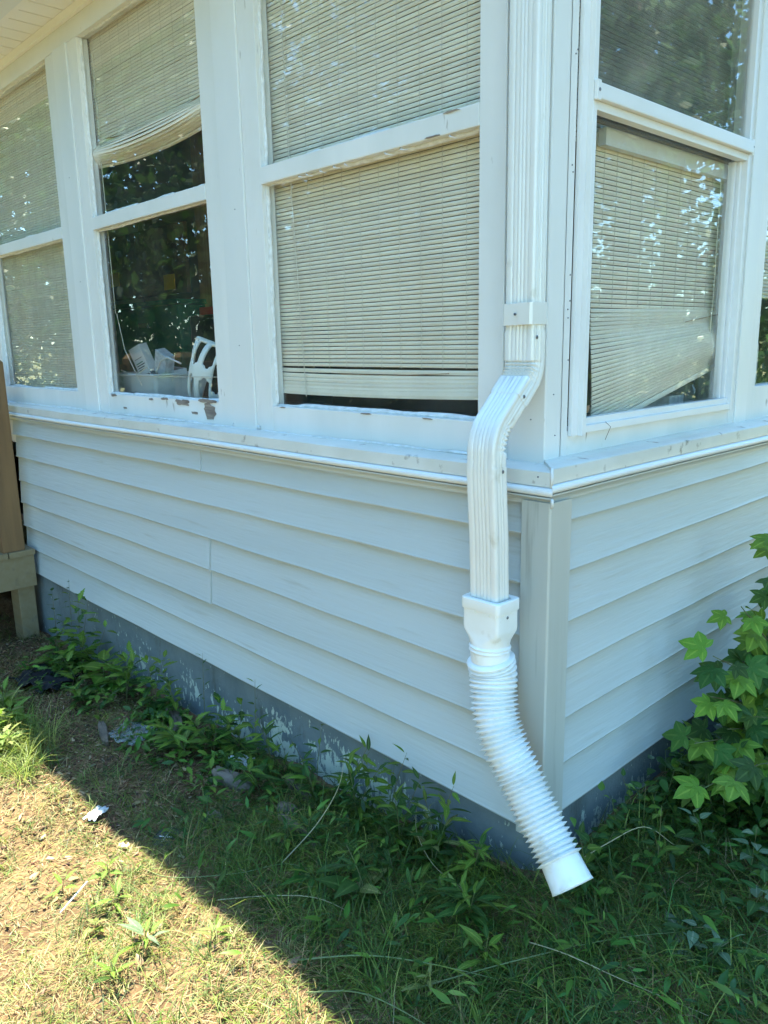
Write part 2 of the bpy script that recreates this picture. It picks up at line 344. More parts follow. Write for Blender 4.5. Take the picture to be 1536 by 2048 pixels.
# sheathing behind the siding, dark
fb = MB(); fb.box((-3.60, .024, .301), (-.026, .12, 1.185)); fb.build('sheathing', 'dark', H)
fb = MB(); fb.box((-.12, .121, .331), (-.026, YB, 1.21)); fb.build('sheathing', 'dark', H)
ZA = [1.178, 1.085, .957, .822, .6955, .559, .4315, .2923]
def board(a, b, zt, zb, side, proud=0., ph=0.):
    # clapboard: butt edge proud at the bottom, tucked in at the top. side 'A' runs along x, 'B' along y
    n = max(2, int(abs(b-a)/.09)+1); mb = MB(); vs = []
    for t in range(n):
        u = a+(b-a)*t/(n-1)
        wv = .0010*math.sin(u*4.1+ph)+.0007*math.sin(u*11+ph*2)
        wz = .0016*math.sin(u*2.3+ph*1.7)+.0008*math.sin(u*9+ph)
        pr = -proud+wv
        sec = [(.015+pr, zt+.012), (.0125+pr, zt), (.0035+pr*1.0, zb+.010+wz), (0+pr, zb+.0045+wz), (.0012+pr, zb+wz), (.0145+pr, zb+.001+wz), (.0175, zt+.012)]
        for (d, z) in sec: vs.append((u, d, z) if side == 'A' else (-d, u, z))
    k = 7; fs = [(i*k+j, i*k+(j+1) % k, (i+1)*k+(j+1) % k, (i+1)*k+j) for i in range(n-1) for j in range(k)]
    fs += [tuple(range(k)), tuple((n-1)*k+j for j in range(k))[::-1]]
    mb.add(vs, fs); o = mb.build('siding_board', 'siding', H, smooth=True)
    me = o.data
    try: me.set_sharp_from_angle(angle=R(30))
    except Exception: pass
    return o
seams = {0: -1.583, 3: -1.563, 4: -1.57}
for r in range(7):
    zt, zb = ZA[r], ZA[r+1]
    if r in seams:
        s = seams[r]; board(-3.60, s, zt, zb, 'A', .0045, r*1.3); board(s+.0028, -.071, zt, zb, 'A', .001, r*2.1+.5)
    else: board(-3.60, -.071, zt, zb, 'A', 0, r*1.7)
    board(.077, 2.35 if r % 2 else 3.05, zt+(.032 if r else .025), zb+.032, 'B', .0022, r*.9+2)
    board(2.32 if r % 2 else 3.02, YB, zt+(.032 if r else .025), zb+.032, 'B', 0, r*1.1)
# corner board (vinyl outside corner)
cb = MB(); cb.prism([(-.0700, -.013), (.009, -.013), (.013, -.009), (.013, .0755), (.0095, .0755), (.0095, -.003), (.004, -.0085), (-.0700, -.0085)], .283, 1.176, axis=2)
cb.build('corner_board', 'corner', H, bevel=.0012)
# ledge: fascia + sloped top, bead and cove below, along both walls (mitred at the corner)
def run(sec, name, mtl, a, b, side, mitre=False):
    # sec: (outward distance d, z). side A: y=-d ; side B: x=d. With mitre the corner end follows +d
    mb = MB(); vs = []; n = max(2, int(abs(b-a)/.15)+1)
    for t in range(n):
        for (d, z) in sec:
            u = a+(b-a)*t/(n-1)
            if side == 'A':
                if mitre and t == n-1: u = d
                vs.append((u, -d, z+.0015*math.sin(u*3+d*20)))
            else:
                if mitre and t == 0: u = -d
                vs.append((d, u, z+.0015*math.sin(u*3+d*20)))
    k = len(sec); fs = [(i*k+j, i*k+(j+1) % k, (i+1)*k+(j+1) % k, (i+1)*k+j) for i in range(n-1) for j in range(k)]
    fs += [tuple(range(k)), tuple((n-1)*k+j for j in range(k))[::-1]]
    mb.add(vs, fs); o = mb.build(name, mtl, H, smooth=True)
    try: o.data.set_sharp_from_angle(angle=R(32))
    except Exception: pass
    return o
sec = [(-.10, 1.259), (-.058, 1.257), (.012, 1.2505), (.0155, 1.248), (.016, 1.244), (.016, 1.2135), (-.10, 1.2135)]
run(sec, 'window_ledge', 'ledge', XL, -2.582, 'A'); run(sec, 'window_ledge', 'ledge', -2.579, 0, 'A', True)
secB = [(d, z+.008) for d, z in sec]
run(secB, 'window_ledge', 'ledge', 0, YB, 'B', True)
bead = [(.0, 1.2125)]+[(.014+.0115*math.sin(t), 1.2015+.0105*math.cos(t)) for t in np.linspace(.2, math.pi-.2, 7)]+[(.012, 1.1905), (0, 1.1905)]
cove = [(0, 1.1895), (.020, 1.1895), (.020, 1.186), (.012, 1.182), (.006, 1.176), (.004, 1.170), (.0045, 1.166), (0, 1.166)]
for nm, sc in (('ledge_bead', bead), ('ledge_cove', cove)):
    mm = 'vinylB' if nm == 'ledge_bead' else 'siding'
    run(sc, nm, mm, XL, -1.606, 'A'); run([(d+(.001 if d > .003 else 0), z) for d, z in sc], nm, mm, -1.602, 0, 'A', True); run([(d, z+.008) for d, z in sc], nm, mm, 0, YB, 'B', True)
cl = MB(); cl.tube([(.0165, -.0165, 1.205+.055), (.0175, -.0175, 1.235), (.0170, -.017, 1.214)], [.003, .0045, .003], 6)
cl.tube([(.021, -.021, 1.190), (.024, -.023, 1.180), (.022, -.019, 1.172), (.017, -.016, 1.166)], [.0035, .004, .0035, .002], 6); cl.build('caulk_bead', 'caulk', H, smooth=True)
# ---- wall A window band (plane y = .06)
WZ0, WZ1 = ZO-.205, ZO+1.28
ZT = ZO+1.372
def vboard(name, x0, x1, z0, z1, y0, y1, m='paint', par=None, bev=.002):
    b_ = MB(); b_.box((x0, y0, z0), (x1, y1, z1)); return b_.build(name, m, par or H, bevel=bev)
vboard('header_board', XL, -.058, ZT-.092, ZT+.03, .062, .11)
vboard('mullion_board', -2.700, -2.560, 1.254, ZT-.093, .054, .12)
vboard('mullion_board', -1.414, -1.275, 1.254, ZT-.093, .054, .12)
vboard('mullion_board', -4.05, -3.925, 1.254, ZT-.093, .054, .12)
# corner post: two faces with a crisp arris
vboard('corner_post', -.168, -.060, 1.253, ZT, .0585, .13)
vboard('corner_post', -.130, -.0585, 1.254, ZT, .060, .122, bev=.003)
vboard('corner_trim', -.188, -.171, 1.254, ZT, .066, .10, bev=.001)
def roughstrip(name, par, p0, p1, n_out, up, w0, w1, m='caulk', th=.004, seg=46, sd=0):
    # irregular putty bead from p0 to p1; up = in-plane direction of the ragged edge, n_out = outward
    rr = random.Random(sd); p0 = Vector(p0); p1 = Vector(p1); no = Vector(n_out); up = Vector(up); vs = []
    w = w0; k = 5
    for t in range(seg):
        p = p0.lerp(p1, t/(seg-1)); w += rr.uniform(-.0016, .0016); w = min(max(w, w0*.6), w1)
        if rr.random() < .07: w = rr.uniform(w0, w1)
        tt = th*(1+rr.uniform(-.3, .5))
        vs += [p-up*.002, p-up*.001+no*tt, p+up*w*.55+no*tt*1.05, p+up*w+no*tt*.25, p+up*w-no*.001]
    fs = [(i*k+j, i*k+(j+1) % k, (i+1)*k+(j+1) % k, (i+1)*k+j) for i in range(seg-1) for j in range(k)]+[tuple(range(k)), tuple((seg-1)*k+j for j in range(k))[::-1]]
    mb = MB(); mb.add(vs, fs); return mb.build(name, m, par, smooth=True)
def windowA(x0, x1, xl, xr, rail=True, glassm=('glass', 'glass'), sd=1, lab=None):
    # opening x0..x1, outer stile edges xl..xr
    w = obj('window', None, H)
    if lab: w['label'] = lab
    Y = .061; gy_ = .090; zr0, zr1 = ZO+.507, ZO+.560
    vboard('stile', xl+.0015, x0, 1.256, ZT-.094, Y, .112, 'paint_old', w); vboard('stile', x1, xr-.0015, 1.256, ZT-.094, Y, .112, 'paint_old', w)
    vboard('bottom_rail', x0, x1, 1.256, WZ0, Y+.0006, .110, 'paint_old', w); vboard('top_rail', x0, x1, WZ1, ZT-.094, Y+.0006, .110, 'paint_old', w)
    vboard('meeting_rail', x0, x1, zr0, zr1, Y-.002, .108, 'paint_old', w, bev=.003)
    for k_, (a, b, m_) in enumerate(((WZ0, zr0, glassm[0]), (zr1, WZ1, glassm[1]))):
        p = MB(); p.box((x0-.004, gy_, a-.004), (x1+.004, gy_+.003, b+.004)); p.build('pane', m_, w)
        yy = gy_-.002
        roughstrip('putty', w, (x0, yy, a), (x1, yy, a), (0, -1, 0), (0, 0, 1), .006, .013, sd=sd*10+k_, th=.009)
        roughstrip('putty', w, (x0, yy, b), (x1, yy, b), (0, -1, 0), (0, 0, -1), .004, .010, sd=sd*10+k_+2, th=.007)
        roughstrip('putty', w, (x0, yy, a), (x0, yy, b), (0, -1, 0), (1, 0, 0), .004, .008, sd=sd*10+k_+4, th=.010)
        roughstrip('putty', w, (x1, yy, a), (x1, yy, b), (0, -1, 0), (-1, 0, 0), .004, .008, sd=sd*10+k_+6, th=.010)
    return w
windowA(-3.815, -2.803, -3.925, -2.700, glassm=('glass_dusty', 'glass'), sd=1, lab='window with lowered beige blind beside the wooden deck')
w2 = windowA(-2.462, -1.520, -2.560, -1.414, sd=2, lab='window with half raised blind and peeling bottom rail')
w3 = windowA(-1.180, -.270, -1.275, -.188, sd=3, lab='window with full length beige blind beside the downspout')
# ragged flakes: bare patches in the W2 bottom rail and putty curls on the W3 meeting rail
def flake(name, par, cx, cz, w, h, y, m, sd, n=22):
    rr = random.Random(sd); pts = []
    for t in range(n):
        a = 2*math.pi*t/n; r_ = 1+rr.uniform(-.28, .22); e = 4.
        ca, sa = math.cos(a), math.sin(a); q_ = (abs(ca)**e+abs(sa)**e)**(-1/e)
        pts.append((cx+w*.5*ca*q_*r_, cz+h*.5*sa*q_*r_))
    mb = MB(); mb.prism(pts, y, y+.002, axis=1); return mb.build(name, m, par)
flake('bare_wood_patch', w2, -1.585, ZO-.242, .085, .055, .0590, 'barewood', 4)
flake('bare_wood_patch', w2, -1.790, ZO-.218, .10, .022, .0590, 'barewood', 5)
flake('bare_wood_patch', w2, -1.600, ZO-.204, .12, .014, .0585, 'barewood', 6)
for k_, (x_, z_, w_, h_) in enumerate(((-2.40, -.209, .05, .012), (-2.05, -.214, .035, .010), (-1.93, -.208, .06, .009), (-2.30, -.262, .03, .007), (-1.70, -.255, .045, .009))):
    flake('paint_flake_scar', w2, x_, ZO+z_, w_, h_, .0592, 'barewood', 30+k_, 16)
for k_, (x_, z_, w_, h_) in enumerate(((-1.12, -.207, .03, .004), (-.70, -.207, .05, .004), (-.45, -.208, .04, .004))):
    flake('paint_flake_scar', w3, x_, ZO+z_, w_, h_, .0592, 'barewood', 40+k_, 16)
for k_, (x_, z_, w_, h_) in enumerate(((-.36, .5565, .05, .0045), (-.42, .510, .05, .004))):
    flake('paint_flake_scar', w3, x_, ZO+z_, w_, h_, .0565, 'barewood', 50+k_, 16)
rr = random.Random(3)
for k_ in range(9):
    x_ = -1.0+.75*rr.random(); c_ = MB(); z_ = ZO+.505
    c_.tube([(x_, .066, z_), (x_+.01, .060, z_-.006), (x_+.022+.02*rr.random(), .062, z_-.009-.006*rr.random())], [.0022, .003, .0006], 5)
    c_.build('paint_curl', 'caulk', w3, smooth=True)
# crack lines beside mullions: thin dark gaps are real 1.5 mm gaps between boards; caulk blobs at their feet
for x_ in (-2.700, -2.560, -1.414, -1.275):
    roughstrip('caulk_bead', H, (x_-.012, .060, 1.262), (x_+.02, .060, 1.262), (0, -1, 0), (0, 0, 1), .004, .012, sd=int(-x_*100), seg=14)
roughstrip('caulk_bead', H, (XL, .058, 1.257), (-.188, .058, 1.257), (0, -1, 0), (0, 0, 1), .003, .008, sd=77, seg=160, th=.004)
# ---- wall B window band (plane x = -.06)
def hboard(name, y0, y1, z0, z1, x0, x1, m='paint', par=None, bev=.002):
    b_ = MB(); b_.box((x0, y0, z0), (x1, y1, z1)); return b_.build(name, m, par or H, bevel=bev)
hboard('header_board', .125, YB, ZT-.07, ZT+.03, -.12, -.062)
hboard('mullion_board', 1.136, 1.224, 1.261, ZT-.071, -.13, -.056)
BZ0, BZ1 = ZO-.196, ZO+1.28
wb = obj('window', None, H); wb['label'] = 'right hand storm window with crooked beige blind'
hboard('bottom_rail', .156, 1.134, 1.262, ZO-.225, -.13, -.062, 'paint_old', wb)
hboard('stile', .1235, .1555, 1.262, ZT-.072, -.13, -.060, 'paint', wb)
hboard('stile', 1.092, 1.135, 1.262, ZT-.072, -.13, -.0605, 'paint_old', wb)
# aluminium storm frame: stepped track left and right, sill, meeting rail
def alu(y0, y1, z0, z1, x0, x1, nm='storm_frame', bev=.0012): return hboard(nm, y0, y1, z0, z1, x0, x1, 'vinylB', wb, bev)
alu(.160, .186, ZO-.238, ZT-.08, -.0615, -.050); alu(.186, .203, ZO-.238, ZT-.08, -.0615, -.036)
alu(1.052, 1.066, ZO-.236, ZT-.08, -.0615, -.038); alu(1.066, 1.090, ZO-.236, ZT-.08, -.0615, -.049)
alu(.203, 1.052, ZO-.232, ZO-.214, -.0615, -.040, 'storm_sill'); alu(.203, 1.052, ZO-.214, BZ0, -.072, -.050, 'storm_sill')
alu(.190, 1.064, ZO+.540, ZO+.575, -.058, -.026, 'meeting_rail', .003); alu(.203, 1.052, ZO+.520, ZO+.5395, -.066, -.040, 'meeting_rail')
alu(.186, .203, ZO+.536, ZO+.580, -.0355, -.0255, 'rail_latch', .003)
alu(1.052, 1.066, ZO+.536, ZO+.580, -.0375, -.0275, 'rail_latch', .003)
alu(.203, .211, BZ0, ZO+.52, -.072, -.056); alu(1.040, 1.052, BZ0, ZO+.52, -.072, -.056); alu(1.028, 1.036, BZ0, ZO+.52, -.088, -.066)
for (a, b, x, mm) in ((BZ0, ZO+.522, -.076, 'glass'), (ZO+.56, BZ1, -.056, 'glass_dusty')):
    p = MB(); p.box((x, .200, a-.002), (x+.003, 1.054, b)); p.build('pane', mm, wb)
p = MB(); p.box((-.0905, .203, ZO+.514), (-.0895, 1.052, BZ1)); p.build('insect_screen', 'screen', wb)
def screwhead(par, p, n, r=.004, nm='screw'):
    n = Vector(n).normalized(); p = Vector(p); mb = MB(); mb.tube([p-n*.001, p+n*.0012, p+n*.0022], [r, r, r*.6], 10); return mb.build(nm, 'screw', par, smooth=False)
screwhead(wb, (-.0255, .1945, ZO+.558), (1, 0, 0)); screwhead(wb, (-.0275, 1.059, ZO+.558), (1, 0, 0), .003)
for (y_, z_) in ((.142, 1.62), (.15, 1.64), (.147, 1.93), (.143, 1.945), (.152, 2.19), (.145, 2.18), (.15, 1.50), (.148, 1.70), (.144, 1.60), (.10, 1.32), (.09, 1.42)):
    screwhead(H, (-.0585 if y_ < .1235 else -.0600, y_, z_), (1, 0, 0), .0018, 'nail')
for (x_, z_) in ((-.165, 2.2), (-.16, 1.75), (-.10, 1.36), (-2.63, 1.85), (-2.64, 2.3), (-1.33, 2.0), (-1.35, 1.55)):
    screwhead(H, (x_, .0540 if x_ < -1 else .0585, z_), (0, -1, 0), .0018, 'nail')
screwhead(H, (-.022, -.016, 1.236), (0, -1, 0), .0022, 'nail')
# second right-hand window
w5 = obj('window', None, H); w5['label'] = 'second right hand window cut by the photo edge'
hboard('stile', 1.226, 1.292, 1.262, ZT-.072, -.13, -.060, 'paint_old', w5); hboard('stile', 2.14, 2.21, 1.262, ZT-.072, -.13, -.060, 'paint_old', w5)
hboard('bottom_rail', 1.292, 2.14, 1.262, ZO-.172, -.13, -.062, 'paint_old', w5)
hboard('meeting_rail', 1.292, 2.14, ZO+.52, ZO+.575, -.12, -.058, 'paint_old', w5)
p = MB(); p.box((-.091, 1.288, ZO-.175), (-.088, 2.144, BZ1)); p.build('pane', 'glass', w5)
hboard('wall_panel', 2.212, YB, 1.261, ZT-.072, -.13, -.064)
# house body: ceiling, inner walls, roof, soffit, gutter (the wall goes on beyond the deck)
vboard('wall_panel', -7.2, XL-.002, .02, ZT+.03, .064, .13)
b_ = MB(); b_.box((-7.2, .14, 2.90), (-.14, YB, 2.94)); b_.build('ceiling', 'room', H)
b_ = MB(); b_.box((-7.2, .14, .50), (-.14, YB, .54)); b_.build('floor', 'floor', H)
b_ = MB(); b_.box((-7.2, 2.7, .541), (-.9, 2.78, 2.899)); b_.build('inner_wall', 'room', H)
b_ = MB(); b_.box((-7.25, .14, 0), (-7.201, YB, 2.94)); b_.build('end_wall', 'paint', H)
b_ = MB(); b_.box((-7.2, YB, 0), (-.0, YB+.06, 2.94)); b_.build('end_wall', 'paint', H)
b_ = MB(); b_.box((-7.2, .1305, 1.0), (-.2, .1395, 1.27)); b_.build('window_stool', 'paint', H)
so_me = MB().box((0, -.150, -.004), (.1085, .058, .006)).mesh('soffit_board', 'soffit', bevel=.002)
for k_ in range(64): obj('soffit_board', so_me, H, loc=(-7.2+.115*k_, 0, ZO+1.381))
so_me2 = MB().box((-.058, 0, -.004), (.150, .112, .006)).mesh('soffit_board', 'soffit', bevel=.002)
for k_ in range(38): obj('soffit_board', so_me2, H, loc=(0, .06+.115*k_, ZO+1.381))
b_ = MB(); b_.prism([(.040, ZT-.018), (.061, ZT-.018), (.061, ZT+.004), (.030, ZT+.004)], -7.2, -.03, 0); b_.build('soffit_trim', 'soffit', H)
b_ = MB(); b_.prism([(-.115, ZT-.001), (-.151, ZT-.001), (-.151, ZT+.004), (-.115, ZT+.004)], -7.2, .12, 0); b_.build('soffit_trim', 'soffit', H)
gsec = [(-.152, 2.905), (-.215, 2.905), (-.232, 2.925), (-.250, 2.975), (-.275, 3.000), (-.280, 3.030), (-.272, 3.030), (-.268, 3.005), (-.243, 2.978), (-.224, 2.928), (-.212, 2.910), (-.156, 2.910), (-.156, 3.03), (-.152, 3.03)]
b_ = MB(); b_.prism(gsec, -7.25, .30, 0); b_.build('gutter', 'vinylB', H)
rf = MB(); rf.add([(-7.3, -.24, 3.035), (.24, -.24, 3.035), (.24, YB+.2, 3.035), (-7.3, YB+.2, 3.035), (-3.6, 2.4, 3.95),
                   (-7.3, -.24, 3.055), (.24, -.24, 3.055), (.24, YB+.2, 3.055), (-7.3, YB+.2, 3.055)],
                  [(0, 3, 2, 1), (0, 1, 6, 5), (1, 2, 7, 6), (2, 3, 8, 7), (3, 0, 5, 8), (5, 6, 4), (6, 7, 4), (7, 8, 4), (8, 5, 4)])
rf.build('roof', 'roof', H)
# ------------------------------------------------------------------ downspout
def prof(w=.080, d=.050, depth=.0026):
    # closed flute profile; (a across the front, b outward), front face has five flutes, sides three
    pts = []; r = .006
    def side(p0, p1, nrm, nf, L):
        out = []; N = 4*nf+2
        for t in range(N+1):
            s_ = t/N; e = .12
            if e < s_ < 1-e: g_ = max(0, -math.cos((s_-e)/(1-2*e)*2*math.pi*nf))**.6*depth
            else: g_ = 0
            out.append((p0[0]+(p1[0]-p0[0])*s_-nrm[0]*g_, p0[1]+(p1[1]-p0[1])*s_-nrm[1]*g_))
        return out
    hw, hd = w/2, d/2
    pts += side((-hw+r, hd), (hw-r, hd), (0, 1), 5, w)
    pts += [(hw-r+r*math.sin(a), hd-r+r*math.cos(a)) for a in (.5, 1.05)]
    pts += side((hw, hd-r), (hw, -hd+r), (1, 0), 3, d)
    pts += [(hw-r+r*math.cos(a), -hd+r-r*math.sin(a)) for a in (.5, 1.05)]
    pts += [(hw-r, -hd), (-hw+r, -hd), (-hw, -hd+r)]
    pts += side((-hw, -hd+r), (-hw, hd-r), (-1, 0), 3, d)
    pts += [(-hw+r*(1-math.cos(a)), hd-r+r*math.sin(a)) for a in (.5, 1.05)]
    return pts
PX = -.0835
def sweep(path, name, par, sc=1.0, crimp=None, m='pipe'):
    # path of (y, z, tilt) points in the plane x = PX ; crimp(i)->(front_in, back_in)
    pr = prof(); vs = []; k = len(pr)
    for i, (y, z, th) in enumerate(path):
        cf, cbk = crimp[i] if crimp else (0, 0)
        for (a, b) in pr:
            bb = b*sc; aa = a*sc
            if cf and b > 0: bb -= cf*(b/.0245)
            if cbk and b < 0: bb += cbk*(-b/.0245)
            c_ = max(cf, cbk)
            if c_: aa -= c_*.45*(a/.039)*(.5+.5*(b/.0245 if cf else -b/.0245))
            # outward normal of the front at tilt th (0 = vertical pipe -> -y)
            vs.append((PX+aa, y-bb*math.cos(th), z-bb*math.sin(th)*(-1)))
    n = len(path); fs = [(i*k+j, i*k+(j+1) % k, (i+1)*k+(j+1) % k, (i+1)*k+j) for i in range(n-1) for j in range(k)]
    fs += [tuple(range(k)), tuple((n-1)*k+j for j in range(k))[::-1]]
    mb = MB(); mb.add(vs, fs); o = mb.build(name, m, par, smooth=True)
    try: o.data.set_sharp_from_angle(angle=R(50))
    except Exception: pass
    return o
D = thing('downspout', 'white fluted metal downspout with two bends strapped to the porch corner', 'downspout', (0, 0, 0))
Y0, Y1 = .0055, -.1305
sweep([(Y0, 2.74, 0), (Y0, 2.2, 0), (Y0, ZO+.0, 0)], 'pipe_section', D)
def arc(y, z, th0, th1, rad, n, sgn):
    # walk downward turning; tilt th: direction = (-sin th, -cos th)
    out = []; cr = []
    L = rad*abs(th1-th0)
    for t in range(n+1):
        th = th0+(th1-th0)*t/n; out.append((y, z, th))
        if t < n:
            tm = th+(th1-th0)/n/2; y -= math.sin(tm)*L/n; z -= math.cos(tm)*L/n
    return out, y, z
path = [(Y0, ZO+.020, 0), (Y0, ZO+.018, 0), (Y0, ZO-.045, 0)]; cr = [(0, 0)]*3
a1, y, z = arc(Y0, ZO-.046, 0, R(46), .074, 20, 1)
path += a1; cr += [((.0065*(.5-.5*math.cos(t/20*5*2*math.pi))), 0) for t in range(21)]
TH = R(46)
# slanted middle then reverse bend ending at Y1
yend = Y1; rad2 = .098; dy2 = rad2*(1-math.cos(TH)); Ls = (y-(yend+dy2))/math.sin(TH)
path += [(y-math.sin(TH)*Ls*.45, z-math.cos(TH)*Ls*.45, TH)]; cr += [(0, 0)]
o1 = sweep(path, 'upper_elbow', D, 1.045, cr)
ys, zs = y-math.sin(TH)*Ls*.38, z-math.cos(TH)*Ls*.38
y2, z2 = y-math.sin(TH)*Ls, z-math.cos(TH)*Ls
a2, y3, z3 = arc(y2, z2, TH, 0, rad2, 24, 1)
path = [(ys, zs, TH), (ys-math.sin(TH)*.01, zs-math.cos(TH)*.01, TH)]; cr = [(0, 0)]*2
path += a2; cr += [(0, (.0075*(.5-.5*math.cos(t/24*6*2*math.pi)))) for t in range(25)]
path += [(y3, z3-.01, 0), (y3-.001, ZO-.288, 0)]; cr += [(0, 0)]*2
sweep(path, 'lower_elbow', D, 1.0, cr)
sweep([(y3, ZO-.2805, 0), (y3, ZO-.30, 0), (-.120, ZO-.45, 0), (-.113, ZO-.66, 0)], 'pipe_section', D, 1.03)
# top offset back to the gutter
path = [(Y0, 2.735, 0), (Y0, 2.78, 0), (Y0-.05, 2.83, R(-40)), (-.16, 2.895, R(-50)), (-.20, 2.903, R(-20))]
sweep(path, 'upper_elbow', D, 1.04)
# strap
st = MB(); x0, x1 = PX-.0412, PX+.0412
st.prism([(x0-.001, .030), (x0-.001, -.0215), (x0+.004, -.0262), (x0+.048, -.0262), (x0+.048, -.0245), (x0+.005, -.0245), (x0+.0008, -.021), (x0+.0008, .030)], ZO+.033, ZO+.082, 2)
st.prism([(x0+.046, -.0290), (x1-.004, -.0290), (x1+.0012, -.024), (x1+.0012, .030), (x1-.0006, .030), (x1-.0006, -.0235), (x1-.0045, -.0272), (x0+.046, -.0272)], ZO+.034, ZO+.0835, 2)
s_ = st.build('strap', 'pipe', D, bevel=.0006)
screwhead(s_, (PX-.003, -.0292, ZO+.058), (0, -1, 0), .0032)
screwhead(D, (PX+.0410, -.004, ZO+.006), (1, 0, 0), .0042); screwhead(D, (PX+.0412, y-.032, z-.027), (1, 0, 0), .0042); screwhead(D, (PX+.0405, y3+.008, ZO-.291), (1, 0, 0), .0042)
# ------------------------------------------------------------------ drain extension
E = thing('drain_hose', 'white corrugated flexible drain hose clipped under the downspout', 'drain hose', (0, 0, 0))
AX, AY = PX+.002, -.1135
def rrect(hx, hy, r, n=6):
    out = []
    for qx, qy, a0 in ((1, -1, -90), (1, 1, 0), (-1, 1, 90), (-1, -1, 180)):
        for t in range(n+1):
            a = R(a0+90*t/n); out.append((qx*(hx-r)+r*math.cos(a), qy*(hy-r)+r*math.sin(a)))
    return out
def loft(rings, name, m, par, closed=True, cap=True):
    k = len(rings[0]); mb = MB(); vs = [p for r_ in rings for p in r_]
    fs = [(i*k+j, i*k+(j+1) % k, (i+1)*k+(j+1) % k, (i+1)*k+j) for i in range(len(rings)-1) for j in range(k)]
    if cap: fs += [tuple(range(k)), tuple((len(rings)-1)*k+j for j in range(k))]
    mb.add(vs, fs); o = mb.build(name, m, par, smooth=True)
    try: o.data.set_sharp_from_angle(angle=R(40))
    except Exception: pass
    return o
def rr3(hx, hy, r, z, cx=AX, cy=AY): return [(cx+a, cy+b, z) for a, b in rrect(hx, hy, r)]
zt = ZO-.600
def circ_as(hx, hy, f, rad, z, cx=AX, cy=AY, n=6):
    # blend between rounded rectangle and circle, f=1 circle
    A = rrect(hx, hy, .010, n); out = []
    for idx, (a, b) in enumerate(A):
        qd = idx//(n+1); t = idx % (n+1); an = R([-90, 0, 90, 180][qd]+90*t/n)
        out.append((cx+a*(1-f)+rad*math.cos(an)*f, cy+b*(1-f)+rad*math.sin(an)*f, z))
    return out
rings = [rr3(.0435, .0285, .006, zt-.02), rr3(.0435, .0285, .006, zt+.002), rr3(.0475, .0325, .008, zt+.0035), rr3(.0555, .0415, .010, zt+.0035), rr3(.0575, .0435, .011, zt+.0015), rr3(.0578, .0438, .011, zt-.004),
         rr3(.0578, .0438, .011, zt-.022), rr3(.0570, .043, .010, zt-.0245), rr3(.0540, .0405, .009, zt-.0255), rr3(.0540, .0405, .009, zt-.070),
         circ_as(.054, .0405, .05, .046, zt-.078), circ_as(.054, .0405, .45, .047, zt-.090), circ_as(.054, .0405, .85, .0475, zt-.102), circ_as(.054, .0405, 1, .048, zt-.112)]
loft(rings, 'adapter', 'hose', E)
for (x_, w_) in ((-.030, .018), (.012, .020), (.036, .012)):
    t_ = MB(); t_.box((AX+x_, AY-.0425, zt-.030), (AX+x_+w_, AY-.0395, zt-.0245)); t_.build('clip_tab', 'hose', E, bevel=.0006)
for (y_, w_) in ((-.02, .014), (.008, .016)):
    t_ = MB(); t_.box((AX+.0535, AY+y_, zt-.030), (AX+.056, AY+y_+w_, zt-.0245)); t_.build('clip_tab', 'hose', E, bevel=.0006)
screwhead(E, (AX+.0542, AY-.004, zt-.036), (1, 0, 0), .0036)
def ptd(px, py, d):
    return CAM+(Fv+Rv*((px-768)/FPX)+Uv*(-(py-1024)/FPX))*d
ctrl = [Vector((AX, AY, zt-.108)), Vector((AX+.001, AY-.001, zt-.145))]
ctrl += [Vector(c) for c in ((-0.0751, -0.109, 0.7593) , (-0.06, -0.123, 0.6969) , (-0.0374, -0.1351, 0.6436) , (-0.0055, -0.14, 0.5919) , (0.0369, -0.1399, 0.5345) , (0.0913, -0.1495, 0.4715) , (0.1484, -0.1595, 0.4133) , (0.2106, -0.176, 0.3547) , )]
def catmull(P_, n):
    out = []
    Q = [P_[0]*2-P_[1]]+P_+[P_[-1]*2-P_[-2]]
    for i in range(1, len(Q)-2):
        for t in range(n):
            u = t/n; a, b, c, d = Q[i-1], Q[i], Q[i+1], Q[i+2]
            out.append(.5*((2*b)+(c-a)*u+(2*a-5*b+4*c-d)*u*u+(3*b-a-3*c+d)*u**3))
    out.append(P_[-1]); return out
cl_ = catmull(ctrl, 40)
# arc-length resample
Ls_ = [0]
for a, b in zip(cl_, cl_[1:]): Ls_.append(Ls_[-1]+(b-a).length)
TOT = Ls_[-1]
def at(s_):
    s_ = min(max(s_, 0), TOT); i = min(int(np.searchsorted(Ls_, s_)), len(cl_)-1); i = max(i, 1)
    u = (s_-Ls_[i-1])/max(1e-9, Ls_[i]-Ls_[i-1]); return cl_[i-1].lerp(cl_[i], u)
def hose_part(s0, s1, rad, name, step=.0012, inner=None, k=56):
    n = int((s1-s0)/step)+1; pts = [at(s0+(s1-s0)*t/(n-1)) for t in range(n)]; rd = [rad(s0+(s1-s0)*t/(n-1)) for t in range(n)]
    if inner:
        back = list(reversed(range(n))); pts += [pts[i]+Vector((0, 0, 0)) for i in back]; rd += [rd[i]-inner for i in back]
    mb = MB(); vs = []; u = Vector((1, 0, 0))
    for i, p in enumerate(pts):
        s_i = i if i < n else 2*n-1-i; t = (pts[min(s_i+1, n-1)]-pts[max(s_i-1, 0)]).normalized()
        u = (u-t*u.dot(t)).normalized(); w = t.cross(u)
        vs += [p+(u*math.cos(2*math.pi*j/k)+w*math.sin(2*math.pi*j/k))*rd[i] for j in range(k)]
    N = len(pts); fs = [(i*k+j, i*k+(j+1) % k, (i+1)*k+(j+1) % k, (i+1)*k+j) for i in range(N-1) for j in range(k)]
    mb.add(vs, fs); o = mb.build(name, 'hose', E, smooth=True)
    return o
